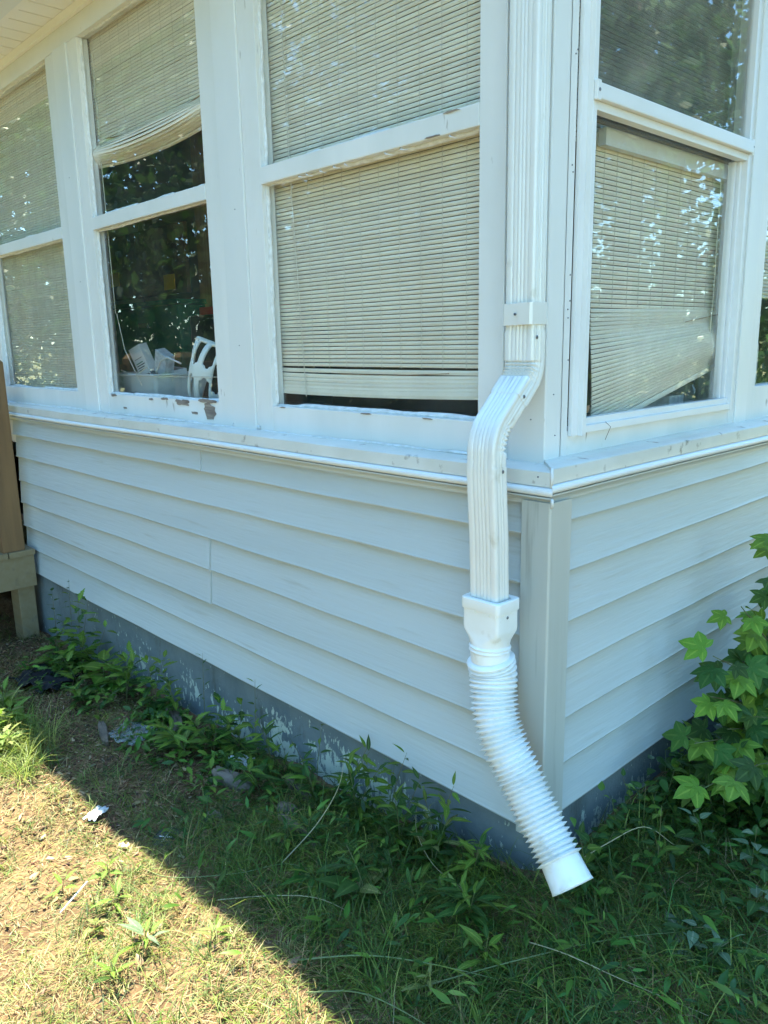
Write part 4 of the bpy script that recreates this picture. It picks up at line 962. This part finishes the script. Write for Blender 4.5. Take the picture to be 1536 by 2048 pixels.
# shaded side: matted dark grass, denser towards the corner
addgrass('shaded_thatch', 64000, near_area, lambda x, y: np.where(inhouse(x, y) | (y < -.8), 0, (.30+.7*lush(x, y))*np.where(y < -.57, .35, 1)), (.022, .105), (.0011, .0027), (-.05, .7), (.1, 1.5), STRAW+GRN, (1.2, .8, 2, 2.6, 4, 1.2, 4), 2, 'flattened thatch and cut grass in the shade')
tufts('shaded_grass', 3600, 12, near_area, lambda x, y: np.where(inhouse(x, y) | (y < -1.0), 0, (lush(x, y)*.95+.03)*np.where(y < -.54, .12, 1)), (.05, .135), (.0014, .0034), GRN+STRAW[:1], (1.5, 4, .8, 4.5, .4), 'dense dark grass in the shade around the porch corner', spread=.018, bend=(.6, 2.6))
tufts('shaded_grass', 260, 9, near_area, lambda x, y: np.where(inhouse(x, y) | (y < -.62), 0, (1-lush(x, y))*.8), (.04, .10), (.0014, .003), GRN+STRAW[:1], (2, 4, 1, 3, 1.5), 'thin grass on the bare soil beside the foundation')
tufts('long_shaded_grass', 640, 9, (-1.0, 1.2, -.52, .8), lambda x, y: np.where(inhouse(x, y), 0, lush(x, y)*.9), (.10, .21), (.0018, .0042), GRN, (2, 4, 1.2, 3.5), 'long dark grass blades flopping over in the shade', spread=.022, el=(.4, 1.3), bend=(1.0, 2.4))
tufts('foundation_edge_grass', 620, 9, (-1.7, .30, -.13, 1.6), lambda x, y: np.where(inhouse(x, y) | ((x < .012) & (y < -.12)) | ((x > .012) & ((x > .14) | (y < -.05))), 0, np.clip((x+1.5)*1.6, 0, 1)), (.08, .19), (.0018, .0042), GRN, (2, 4, 1.2, 3.5), 'tall dark grass standing along the foot of the foundation', spread=.014, el=(.9, 1.5), bend=(.5, 1.8))
# wider lawn so the yard goes on outside the frame; straw lifts the bounced light
tufts('far_lawn', 5000, 7, (-8, 7, -9, 9), lambda x, y: np.where((x > -4) & (x < 1.4) & (y > -1.9) & (y < 2.0) | ((y > 0) & (x < .1)), 0, 1.), (.06, .13), (.006, .011), GRN+STRAW[:1], (2, 1, 3, .5, 4), 'lawn grass further out in the yard')
# wood chips, bark and dead leaves on the soil by the foundation
def chips():
    n = 9000; x, y = cloudpos(n, -3.6, .4, -1.3, -.02, lambda x, y: np.clip(1.05-lush(x, y), .04, 1)*np.where(y < -.7, .35, 1)); n = len(x)
    L_ = rng.uniform(.006, .026, n); w_ = L_*rng.uniform(.15, .5, n); az_ = rng.uniform(0, 6.28, n); tl = rng.normal(0, .25, n); h_ = rng.uniform(.001, .003, n)
    d = np.stack([np.cos(az_)*np.cos(tl), np.sin(az_)*np.cos(tl), np.sin(tl)], 1)*L_[:, None]/2; s_ = np.stack([-np.sin(az_), np.cos(az_), 0*az_], 1)*w_[:, None]/2
    c = np.stack([x, y, gz(x, y)+.003+rng.uniform(0, .004, n)], 1); up = np.array([0, 0, 1])*h_[:, None]
    V = np.stack([c-d-s_, c+d-s_*.5, c+d+s_*.6, c-d+s_, c-d-s_+up, c+d-s_*.5+up, c+d+s_*.6+up, c-d+s_+up], 1).reshape(-1, 3)
    b = (np.arange(n)*8)[:, None]; F = np.concatenate([b+np.array(f) for f in ((4, 5, 6, 7), (0, 1, 5, 4), (1, 2, 6, 5), (2, 3, 7, 6), (3, 0, 4, 7))], 0)
    T_ = np.repeat(tints(n, [(.18, .105, .06), (.11, .065, .04), (.27, .18, .105), (.07, .05, .035), (.36, .27, .17)], (3, 3, 2, 2, 1)), 8, 0)
    tag(obj('wood_chips', bigmesh('wood_chips', V, F, 'chip', T_)), 'wood chips and bark bits on the bare soil', 'chips', kind='stuff')
chips()
def leafmass(name, kind, n, area, keep, size, hgt, cols, wts, label, m='weedmass'):
    x, y = cloudpos(n, *area, keep); n = len(x); tv, tf = leaf_tpl(kind, 5)
    s_ = rng.uniform(*size, n); az_ = rng.uniform(0, 6.28, n); el_ = rng.normal(.15, .35, n); z = gz(x, y)+rng.uniform(hgt[0], hgt[1], n)*rng.random(n)**.6
    tx, ty = x+np.cos(az_)*s_, y+np.sin(az_)*s_; az_ = np.where(inhouse(tx, ty), az_+np.pi, az_)
    d = np.stack([np.cos(az_)*np.cos(el_), np.sin(az_)*np.cos(el_), np.sin(el_)], 1)
    nn = np.stack([rng.normal(0, .35, n), rng.normal(0, .35, n), np.ones(n)], 1); xx = np.cross(d, nn); xx /= np.linalg.norm(xx, axis=1)[:, None]; zz = np.cross(xx, d)
    V = (xx[:, None]*tv[None, :, 0:1]+d[:, None]*tv[None, :, 1:2]+zz[:, None]*tv[None, :, 2:3])*s_[:, None, None]+np.stack([x, y, z], 1)[:, None]
    k = len(tv); F = (tf[None]+(np.arange(n)*k)[:, None, None]).reshape(-1, 4)
    T_ = np.repeat(tints(n, cols, wts), k, 0)
    return tag(obj(name, bigmesh(name, V.reshape(-1, 3), F, m, T_)), label, 'weeds', kind='stuff')
DG = [(.065, .13, .016), (.12, .20, .025), (.042, .09, .014), (.19, .27, .04)]
leafmass('low_weeds', 'lance', 2600, (-1.9, .9, -.75, 1.0), lambda x, y: np.where(inhouse(x, y), 0, lush(x, y)*np.clip((y+.62)*3, .05, 1)*patch(x, y, 4, 2)), (.022, .060), (.01, .11), DG, (4, 3, 3, 1), 'tangle of low lance leaved weeds in the shade')
leafmass('low_weeds', 'ovate', 6500, (.02, 1.1, .0, 2.0), lambda x, y: np.where(inhouse(x, y), 0, np.clip((y-.22-.25*patch(x, y, 5, 1))*3, .03, 1)), (.022, .052), (.02, .22), DG, (4, 3, 4, .6), 'mass of low oval leaved weeds along the right wall')
leafmass('low_weeds', 'serr', 1500, (-3.0, -.9, -.34, -.02), lambda x, y: np.where(inhouse(x, y), 0, np.clip(1+(y+.02)*2.6, 0, 1)*np.clip(patch(x, y, 3.1, 4)*2-.55, 0, 1)), (.025, .060), (.005, .09), DG, (3, 4, 1, 2), 'low leafy weeds at the foot of the grey foundation')
leafmass('leaf_litter', 'ovate', 500, (-3.4, .6, -1.3, -.02), lambda x, y: np.where(inhouse(x, y), 0, 1.), (.015, .04), (.0, .012), STRAW+[(.25, .15, .08), (.36, .24, .12)], (1, 1, 1, 3, 3), 'dead leaves lying on the soil')
# ------------------------------------------------------------------ individual weeds
FA, FB = ['leafA', 'leafA', 'leafB'], ['leafB', 'leafB', 'leafA']
GW = 'weeds along the grey foundation'
for (lab, x, y, h, kd, n, sz, ms, lean, br) in (
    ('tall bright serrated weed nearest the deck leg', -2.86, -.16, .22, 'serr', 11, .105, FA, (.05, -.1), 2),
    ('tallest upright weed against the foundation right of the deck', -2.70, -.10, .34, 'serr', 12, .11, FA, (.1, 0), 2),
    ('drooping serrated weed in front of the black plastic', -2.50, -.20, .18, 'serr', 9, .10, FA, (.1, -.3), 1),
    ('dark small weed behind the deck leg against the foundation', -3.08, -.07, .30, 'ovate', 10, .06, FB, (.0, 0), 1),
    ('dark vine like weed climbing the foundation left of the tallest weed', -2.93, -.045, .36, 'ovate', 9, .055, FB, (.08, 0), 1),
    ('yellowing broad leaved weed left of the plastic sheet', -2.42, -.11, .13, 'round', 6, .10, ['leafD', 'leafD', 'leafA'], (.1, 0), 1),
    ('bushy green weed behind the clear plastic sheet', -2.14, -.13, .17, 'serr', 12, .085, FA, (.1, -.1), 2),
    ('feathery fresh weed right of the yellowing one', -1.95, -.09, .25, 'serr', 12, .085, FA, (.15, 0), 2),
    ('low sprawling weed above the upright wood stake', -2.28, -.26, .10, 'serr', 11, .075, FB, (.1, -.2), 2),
    ('broad leaved bright weed at the left photo edge', -2.72, -.56, .15, 'round', 6, .12, ['leafA', 'leafD'], (.2, .1), 1),
    ('sunlit serrated weed at the left photo edge', -2.42, -.57, .16, 'serr', 12, .11, ['leafA', 'leafD', 'leafA'], (0, -.1), 2),
    ('leafy weed above the crumpled wrapper', -1.42, -.12, .19, 'serr', 11, .095, FA, (0, -.1), 2),
    ('drooping broad weed left of the flat stone', -1.50, -.19, .13, 'lance', 10, .11, FA, (.05, -.25), 2),
    ('thin tall seed stalk weed in front of the flaking paint', -1.56, -.07, .32, 'lance', 8, .045, FB, (.05, 0), 1),
    ('second thin seed stalk weed in front of the flaking paint', -1.20, -.07, .28, 'lance', 8, .05, FB, (.05, 0), 1),
    ('low rosette weed right of the flat stone', -1.02, -.18, .12, 'lance', 10, .095, FB, (0, -.2), 2),
    ('nodding weed in front of the foundation under the second seam', -.84, -.08, .22, 'lance', 11, .07, FB, (.1, 0), 2),
    ('weed with reddish stalk left of the hose', -.62, -.09, .20, 'lance', 11, .075, FB, (.1, 0), 2),
    ('narrow leaved weed below the siding left of the hose', -.42, -.10, .19, 'lance', 12, .075, FB, (.15, -.05), 2),
    ('weed with hanging pale leaves just left of the hose', -.26, -.13, .17, 'lance', 11, .08, ['leafA', 'leafB', 'leafD'], (.0, -.1), 2),
    ('low rosette under the hose opening', -.05, -.22, .11, 'lance', 12, .10, FB, (.1, -.1), 2),
    ('pointed leaved weed in front of the hose cuff', .06, -.30, .10, 'lance', 10, .09, FA, (.2, -.1), 1),
    ('sprig of yellow green leaves below the hose', -.02, -.42, .09, 'lance', 9, .06, ['leafD', 'leafA'], (.3, 0), 1),
    ('large oval leaf weed left of the hose in the grass', -.36, -.33, .07, 'ovate', 4, .11, ['leafB', 'leafD', 'leafB'], (.3, 0), 1),
    ('flat lance leaf weed lying in the grass near the shadow edge', -.50, -.36, .05, 'lance', 8, .10, FB, (.5, -.4), 1),
    ('leafy bright weed between the two tallest weeds by the deck', -2.6, -0.07, 0.26, 'serr', 12, 0.1, FA, (.08, -.05), 2),
    ('bright bushy weed left of the bark and above the plastic sheet', -2.28, -0.08, 0.2, 'serr', 12, 0.09, FA, (.08, -.05), 2),
    ('weed standing in front of the first flaking paint patch', -1.78, -0.07, 0.2, 'serr', 10, 0.07, FA, (.08, -.05), 2),
    ('weed standing between the two seed stalks', -1.32, -0.07, 0.22, 'serr', 11, 0.08, FA, (.08, -.05), 2),
    ('weed hiding the foundation right of the second seed stalk', -1.1, -0.07, 0.2, 'lance', 12, 0.08, FA, (.08, -.05), 2),
    ('leaning weed close to the foundation above the half buried stick', -0.72, -0.05, 0.24, 'lance', 12, 0.08, FA, (.08, -.05), 2),
    ('slim weed close to the foundation midway to the hose', -0.52, -0.05, 0.22, 'lance', 12, 0.08, FA, (.08, -.05), 2),
    ('slim dark weed under the lowest clapboard left of the hose', -0.32, -0.05, 0.2, 'lance', 12, 0.08, FA, (.08, -.05), 2),
    ('dark weed directly behind the corrugated hose', -0.14, -0.1, 0.16, 'lance', 11, 0.08, FA, (.08, -.05), 2),
    ('big sunlit serrated weed nearest the left photo edge', -2.24, -.60, .15, 'serr', 14, .13, ['leafA', 'leafD'], (0, -.1), 2),
    ('sunlit leafy weed behind the bright grass clump', -2.42, -.66, .14, 'serr', 12, .12, ['leafA', 'leafD', 'leafA'], (0, -.1), 2),
    ('low bright weed between the long grass and the shadow edge', -2.05, -.66, .10, 'serr', 12, .09, ['leafA', 'leafD', 'leafA'], (0, -.1), 2),
    ('grey green broad weed flattened at the bottom edge in the sun', -.62, -.80, .05, 'lance', 9, .085, ['leafC', 'leafA'], (.3, -.2), 1),
    ('pair of folded leaves lying on the sunny clippings', -.86, -.78, .04, 'lance', 6, .08, ['leafA', 'leafC'], (.4, .2), 1),
    ('sunny sprig with yellow tips near the shadow edge', -.50, -.68, .05, 'lance', 9, .055, ['leafD', 'leafA'], (.3, 0), 1),
    ('small leafy weed in the sunny grass at the bottom edge', -.55, -.92, .06, 'lance', 8, .06, FA, (0, 0), 1),
    ('small broad weed in the sun left of the bottom edge', -.80, -.86, .05, 'ovate', 6, .05, ['leafA', 'leafD'], (.3, 0), 1),
    ('bright two leaved sprig in the sunny soil', -1.02, -.86, .05, 'lance', 5, .07, ['leafA'], (.2, .1), 1),
    ('small sunny weed next to the white pen', -.98, -.74, .05, 'serr', 7, .05, FA, (0, 0), 1),
    ('bright grass green sprig on the shadow edge', -.66, -.58, .05, 'lance', 8, .04, ['leafA', 'leafD'], (0, 0), 1)):
    plant(lab, x, y, h, kd, n, sz, ms, lean, branches=br, group=GW if y > -.4 else None)
# small ones nothing tells apart
for k_ in range(12):
    x_ = rw.uniform(-.9, -.1); y_ = rw.uniform(-.42, -.05)
    plant('small lance leaved weed in the grass left of the hose', x_, y_, rw.uniform(.07, .14), 'lance', 8, rw.uniform(.05, .08), FB, (rw.uniform(-.3, .3), rw.uniform(-.3, 0)), group='small weeds in the grass left of the hose')
for k_ in range(56):
    while True:
        x_, y_ = rw.uniform(.08, .62), rw.uniform(.12, 1.35)
        if x_ < .10+.40*(1.5-y_)+.2: break
    if k_ >= 34: x_, y_ = rw.uniform(.055, .13), .05+1.2*(k_-34)/22+rw.uniform(-.03, .03)
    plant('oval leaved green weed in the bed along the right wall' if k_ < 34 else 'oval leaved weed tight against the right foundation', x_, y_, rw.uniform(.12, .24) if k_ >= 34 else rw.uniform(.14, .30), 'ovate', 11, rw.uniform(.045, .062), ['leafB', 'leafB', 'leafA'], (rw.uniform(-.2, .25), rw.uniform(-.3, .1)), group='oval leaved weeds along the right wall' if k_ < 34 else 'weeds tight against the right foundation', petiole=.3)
for (lab, x, y, h, lean) in (('pale silvery oval leaved weed leaning into the right photo edge', .40, .34, .22, (.1, -.2)), ('pale leaved weed above the lower right corner', .46, .20, .20, (.2, -.2)),
                             ('weed showing pale leaf undersides right of the hose end', .27, .36, .20, (.0, -.4)), ('pale leaved weed lying over in the lower right grass', .36, .04, .08, (.9, -.3)),
                             ('pale leaved sprig drooping near the bottom right corner', .44, -.02, .09, (.5, .3))):
    plant(lab, x, y, h, 'ovate', 10, .06, ['leafC', 'leafC', 'leafB'], lean, petiole=.3)
# sapling with five pointed leaves
sx_, sy_ = .26, 1.12; sz_ = float(gz(sx_, sy_))
SH = thing('sweetgum_sapling', 'green sapling with star shaped five pointed leaves against the right wall', 'sapling', (sx_, sy_, sz_))
heads = []
for k_, (tx, ty, tz, n) in enumerate(((.22, .84, 1.00, 10), (.24, .74, .90, 10), (.20, .66, .80, 10), (.19, .52, .69, 10), (.20, .50, .58, 11), (.22, .62, .64, 11), (.24, .72, .54, 11), (.22, .58, .46, 11), (.26, .76, .42, 11), (.22, .82, .68, 11),
                                           (.26, .64, .34, 10), (.24, .48, .37, 9), (.34, .60, .52, 10), (.36, .50, .44, 9), (.38, .72, .62, 10), (.42, .90, .80, 10), (.34, 1.0, .5, 10), (.3, 1.35, .85, 10), (.20, .42, .47, 9), (.24, .40, .36, 9), (.32, .40, .42, 9), (.34, .56, .36, 9), (.20, .66, .50, 9))):
    b0 = Vector((0, 0, 0)); tp = Vector((tx-sx_, ty-sy_, tz-sz_)); mid = Vector((tp.x*.35, tp.y*.30, tp.z*.55))
    pts = [b0.lerp(mid, t/4)*(1)+(tp-mid)*0 for t in range(4)]+[mid.lerp(tp, t/4) for t in range(5)]
    mb = MB(); mb.tube(pts, list(np.linspace(.0045, .0015, 9)), 6); mb.build('branch', 'stem', SH, smooth=True)
    n += 4
    for i in range(n):
        t = .50+.50*(i+.5)/n; p = b0.lerp(mid, t/.5) if t < .5 else mid.lerp(tp, (t-.5)*2); a = i*2.4+k_
        d = Vector((math.cos(a)*.8+.25, math.sin(a)*.8-.35, rw.uniform(-.35, .35))).normalized(); s_ = rw.uniform(.038, .076)
        pt = p+d*rw.uniform(.03, .08)
        if sx_+pt.x < .075: pt.x = .075-sx_+rw.uniform(0, .03)
        if d.x < 0 and sx_+pt.x+d.x*s_ < .03: d.x = abs(d.x)
        mt_ = rw.choice(['leafP', 'leafP', 'leafP', 'leafQ', 'leafQ', 'leafB'])
        obj('leaf', leafmesh('palm', mt_), SH, mw=basis(d+Vector((0, 0, -.35)), (rw.uniform(0, .8), rw.uniform(-1.0, -.2), 1), s_, pt))
        if i % 3 == 0: q_ = MB(); q_.tube([p, p.lerp(pt, .5)+Vector((0, 0, .004)), pt], .0009, 4); q_.build('leaf_stalk', 'stem', SH, smooth=True)
# long stalks lying across
def stalk(lab, pts, r, m, split=False):
    P_ = [(x, y, float(gz(x, y))+z) for x, y, z in pts]; V_ = catmull([Vector(p) for p in P_], 6)
    mb = MB(); mb.tube(V_, list(np.linspace(r, r*.35, len(V_))), 5); tag(mb.build('grass_stalk', m, None, smooth=True), lab, 'stalk')
stalk('long straw stalk bending up in front of the foundation', [(-.62, -.38, .02), (-.61, -.26, .08), (-.60, -.18, .16), (-.66, -.10, .215)], .0017, 'straw')
stalk('long pale stalk lying from the sunny soil into the shade', [(-.93, -.66, .012), (-.80, -.63, .02), (-.66, -.50, .03), (-.60, -.38, .03), (-.47, -.33, .02)], .0016, 'stalk_green')
stalk('pale straw crossing the shadow edge', [(-.66, -.60, .01), (-.52, -.50, .035), (-.40, -.43, .04), (-.30, -.38, .02)], .0017, 'straw')
stalk('long straight stalk lying to the right of the hose end', [(-.02, -.44, .03), (.12, -.28, .045), (.27, -.12, .05), (.38, .0, .045)], .0019, 'stalk_green')
stalk('arched straw behind the hose end', [(.06, .02, .03), (.12, .12, .09), (.17, .22, .10), (.23, .27, .06)], .0018, 'straw')
stalk('thin long stalk running to the lower right corner', [(.12, -.22, .05), (.23, -.22, .06), (.36, -.20, .05), (.52, -.16, .02)], .0015, 'straw')
stalk('broad green blade folded at the bottom centre', [(-.30, -.60, .01), (-.16, -.48, .05), (-.03, -.40, .06), (.12, -.32, .03)], .0024, 'stalk_green')
stalk('second green blade at the bottom centre below the first', [(-.20, -.62, .01), (-.10, -.55, .04), (.02, -.52, .045), (.15, -.50, .02)], .0022, 'stalk_green')
stalk('thin straw arching left of the hose', [(-.42, .0-.03, .10), (-.33, -.12, .10), (-.22, -.17, .07), (-.10, -.18, .03)], .0014, 'straw')
# ------------------------------------------------------------------ litter
def slab(name, lab, cat, c, sx, sy, sz, rz, tilt, m, sd, n=14, tag_=True):
    r_ = random.Random(sd); pts = []
    for t in range(n):
        a = 2*math.pi*t/n; e = 3.2; ca, sa = math.cos(a), math.sin(a); q_ = (abs(ca)**e+abs(sa)**e)**(-1/e)*(1+r_.uniform(-.14, .12))
        pts.append((sx/2*ca*q_, sy/2*sa*q_))
    top = [(x*.86, y*.86, sz*(1+r_.uniform(-.25, .15))) for x, y in pts]; midr = [(x*1.0, y*1.0, sz*.55) for x, y in pts]; bot = [(x*.9, y*.9, -.01) for x, y in pts]
    mb = MB(); k = n; vs = bot+midr+top+[(0, 0, sz*1.1)]
    fs = [(i*k+j, i*k+(j+1) % k, (i+1)*k+(j+1) % k, (i+1)*k+j) for i in range(2) for j in range(k)]+[(2*k+j, 2*k+(j+1) % k, 3*k) for j in range(k)]+[tuple(range(k))[::-1]]
    mb.add(vs, fs); o = mb.build(name, m, None, smooth=False); o.location = (c[0], c[1], float(gz(c[0], c[1]))+c[2]); o.rotation_euler = (tilt[0], tilt[1], rz); return tag(o, lab, cat)
slab('wood_stake', 'short grey brown wood stake lying left of the plastic sheet', 'wood', (-1.86, -.36, .012), .19, .034, .02, 1.08-1.4, (0, 0), 'rot', 2)
slab('rotten_log', 'rotten log piece at the foot of the foundation above the plastic sheet', 'wood', (-1.76, -.10, .01), .22, .06, .035, -.35, (0, .1), 'rot', 3)
slab('flat_stone', 'flat brown stone below the crumpled wrapper', 'stone', (-1.15, -.21, .004), .20, .055, .028, .15, (0, .05), 'rock', 5, 12)
slab('wood_stick', 'thick half buried stick left of the long straw', 'wood', (-.70, -.25, .006), .22, .032, .022, .05, (0, .08), 'rot', 6)
slab('wood_stick', 'brown wood piece against the foundation right of the flat stone', 'wood', (-.93, -.09, .006), .17, .035, .025, -.1, (0, .02), 'rot', 8)
slab('wood_stick', 'small wood chunk beside the half buried stick', 'wood', (-.84, -.20, .01), .07, .05, .02, .6, (0, .02), 'rot', 9)
slab('field_stone', 'small buried stone in the bare shaded soil', 'stone', (-1.02, -.36, -.004), .07, .05, .016, .6, (0, 0), 'rock', 10)
slab('bark_piece', 'curved bark piece behind the drooping weed at the foundation', 'wood', (-2.33, -.07, .01), .26, .05, .04, -.1, (0, 0), 'rot', 11)
def sheet(name, lab, cat, c, w, h, rz, m, amp, sd, nx_=14, ny_=12, holes=False):
    r_ = np.random.default_rng(sd); vs = []; f1, f2, p1, p2 = r_.uniform(2, 5, 4)
    for i in range(nx_+1):
        for j in range(ny_+1):
            u, v = i/nx_-.5, j/ny_-.5; e = 1+.10*math.sin(9*math.atan2(v, u)+sd)
            x, y = u*w*e, v*h*e; z = amp*(.5+.5*math.sin(u*f1*3+p1)*math.cos(v*f2*3+p2))+r_.uniform(0, amp*.35); vs.append((x, y, z))
    fs = [(i*(ny_+1)+j, (i+1)*(ny_+1)+j, (i+1)*(ny_+1)+j+1, i*(ny_+1)+j+1) for i in range(nx_) for j in range(ny_)]
    mb = MB(); mb.add(vs, fs); o = mb.build(name, m, None, smooth=True); o.location = (c[0], c[1], float(gz(c[0], c[1]))+c[2]); o.rotation_euler = (0, 0, rz); s_ = o.modifiers.new('thick', 'SOLIDIFY'); s_.thickness = .0006; return tag(o, lab, cat)
sheet('plastic_sheet', 'torn clear plastic sheet lying on the shaded mulch', 'plastic', (-1.79, -.275, .012), .17, .15, .3, 'film', .010, 3)
sheet('black_bag', 'black plastic bag half buried beside the deck leg', 'plastic bag', (-2.72, -.28, .012), .30, .20, .3, 'bagplastic', .035, 5)
sheet('wrapper', 'crumpled white and blue wrapper above the flat stone', 'wrapper', (-1.235, -.115, .02), .085, .05, .3, 'paper', .016, 8, 12, 10)
sheet('paper_scrap', 'white paper scrap in the sun next to the shadow edge', 'paper', (-1.325, -.625, .012), .045, .075, .5, 'paper', .009, 9, 10, 10)
sheet('paper_scrap', 'small yellowish scrap in the sunny soil', 'paper', (-1.08, -.645, .01), .035, .02, .5, 'straw', .01, 10, 4, 4)
Ld = thing('plastic_disc', 'round black plastic lid with a white cross lying on the shadow edge', 'lid', (-1.04, -.525, float(gz(-1.04, -.525))+.012), .3); Ld.rotation_euler = (.12, -.1, .5)
lathe('disc', [(.041, -.008), (.043, -.004), (.043, .002), (.040, .003), (.038, .0005)], None, 'black', Ld)
for (a, b) in (((-.024, -.0022, .0008), (.024, .0022, .0018)), ((-.0022, -.024, .0009), (.0022, .024, .0019))):
    mb = MB(); mb.box(a, b); mb.build('white_bar', 'paper', Ld)
pn = MB(); pn.tube([(-.93, -.90, float(gz(-.93, -.9))+.018), (-.985, -.80, float(gz(-.985, -.8))+.02)], .0022, 6); tag(pn.build('plastic_stick', 'paper'), 'thin white plastic stick lying in the sunny grass', 'stick')
for k_, (x_, y_, s_, a_) in enumerate(((-1.66, -.19, .035, .4), (-.93, -.47, .035, 1.), (-1.30, -.50, .03, 2.), (-.98, -.50, .045, 2.6), (-2.25, -.45, .04, .3), (-1.05, -.83, .03, 1.2))):
    o = obj('dry_leaf', leafmesh('ovate', 'leafdry')); o.matrix_world = basis((math.cos(a_), math.sin(a_), .15), (.2, .1, 1), s_, (x_, y_, float(gz(x_, y_))+.012))
    tag(o, ['curled dry leaf beside the plastic sheet', 'dry leaf in the shade right of the black lid', 'dry leaf in the shade above the shadow edge', 'dry tan leaf touching the black lid', 'dry leaf on the mulch near the bright grass', 'dry leaf lying in the sunny clippings'][k_], 'leaf')
# brown dead leaf on the storm window sill, and cobweb
o = obj('dry_leaf', leafmesh('ovate', 'leafdry')); o.matrix_world = basis((.1, .9, .45), (1, .1, .1), .030, (-.047, .213, ZO-.178)); tag(o, 'brown dead leaf stuck in the lower left corner of the storm window', 'leaf')
wb_ = MB(); wb_.tube([(-.040, .30, ZO-.212), (-.03, .31, ZO-.225), (-.042, .305, ZO-.26)], .0007, 4); tag(wb_.build('twig', 'rot'), 'tiny twig hanging on the storm window sill', 'twig')
# ------------------------------------------------------------------ trees of the yard (they are what the panes mirror)
def tree(lab, x, y, h, r, z0, n, sd, ls=.13, cols=None, lim=5):
    T_ = thing('shade_tree', lab, 'tree', (x, y, 0)); r_ = np.random.default_rng(sd)
    n = int(n*(.80 if h > 5 else 1)); mb = MB(); mb.tube([(0, 0, -.2), (.05, .03, h*.25), (-.05, .1, h*.5), (.1, 0, h*.8)], [.2, .16, .12, .04], 9); mb.build('trunk', 'bark', T_, smooth=True)
    cl = []
    for k in range(lim*4):
        a = r_.uniform(0, 6.28); zz = r_.uniform(z0, h*.95); f = math.sin(math.pi*min(1, max(.12, (zz-z0)/(h-z0))))**.6; rr_ = r*f*r_.uniform(.35, 1.)
        e = Vector((rr_*math.cos(a), rr_*math.sin(a), zz)); s_ = Vector((0, 0, max(zz-r*.5, z0*.6))); md = s_.lerp(e, .5)+Vector((0, 0, .15))
        b_ = MB(); b_.tube([s_, md, e], [.05, .03, .008], 5); b_.build('limb', 'bark', T_, smooth=True)
        for q_ in range(7): cl.append(e+Vector(r_.normal(0, .42*r/3, 3)))
    cl = np.array(cl); idx = r_.integers(0, len(cl), n); off = r_.normal(0, .30*r/3, (n, 3)); c = cl[idx]+off
    d = r_.normal(0, 1, (n, 3)); d /= np.linalg.norm(d, axis=1)[:, None]; e = r_.normal(0, 1, (n, 3)); e = np.cross(d, e); e /= np.linalg.norm(e, axis=1)[:, None]; s_ = r_.uniform(.6, 1.2, (n, 1))*ls
    V = np.stack([c-d*s_*.5, c+e*s_*.28, c+d*s_*.5, c-e*s_*.28], 1).reshape(-1, 3); F = np.arange(n*4).reshape(-1, 4)
    cc = np.array(cols or [(.045, .10, .02), (.075, .15, .03), (.03, .07, .015)])[r_.integers(0, 3, n)]*r_.uniform(.7, 1.3, (n, 1))
    obj('crown', bigmesh('crown', V, F, 'weedmass', np.repeat(cc, 4, 0)), T_)
TREES = (('broad dark shade tree across the lawn to the left', -8.5, -5.2, 9, 4.0, .6, 30000, 1, .15), ('leafy shade tree nearest behind the viewer', -4.8, -7.8, 10, 4.2, .8, 32000, 2, .15),
         ('tall shade tree standing far left beyond the deck', -14, -2.6, 11, 4.8, .4, 26000, 3, .2), ('bushy tree at the back of the yard', -10.5, -12, 11, 5.4, .2, 26000, 4, .22),
         ('round shade tree straight behind the viewer', 1.0, -9.5, 10, 4.4, .5, 26000, 5, .16), ('slim tree on the right side of the yard', 5.2, 3.2, 8, 3.0, .5, 24000, 6, .15), ('spreading tree overhanging the right side bed', 5.0, -1.6, 8.5, 2.8, 1.6, 20000, 12, .15), ('young tree growing beyond the right wall bed', 4.0, 7.4, 8, 2.9, .4, 22000, 13, .16),  # the spreading and young trees are added to shade the right wall
         ('large tree beyond the right end of the house', 6.0, 12.5, 12, 5.4, .3, 28000, 7, .2), ('dense tree on the right behind the slim one', 12.5, 8.5, 12, 5.4, .3, 26000, 8, .22), ('low bushy tree at the far left edge of the yard', -19, -9, 12, 6.5, .2, 24000, 9, .26),
         ('far bushy tree closing the back of the yard', -3, -16, 12, 6.5, .2, 24000, 10, .26))
TREES += (('low bush in front of the trees across the lawn', -7.2, -9.5, 3.4, 2.8, .0, 14000, 21, .13), ('wide low bush at the left of the yard', -12.5, -7.5, 3.6, 3.2, .0, 14000, 22, .15),
          ('rounded bush at the back of the yard', -3.4, -11.5, 3.4, 3.0, .0, 13000, 23, .14), ('bush behind the deck side trees', -16.5, -3.8, 3.8, 3.4, .0, 13000, 24, .17), ('dense bush between the yard trees', -10, -9.8, 3.4, 3., .0, 13000, 27, .15),
          ('bush at the far end of the right wall', 7.6, 9.8, 3.6, 3.0, .0, 12000, 25, .14), ('bush beside the right side trees', 9.5, 4.5, 3.4, 2.8, .0, 12000, 26, .14))
for t_ in TREES: tree(*t_)
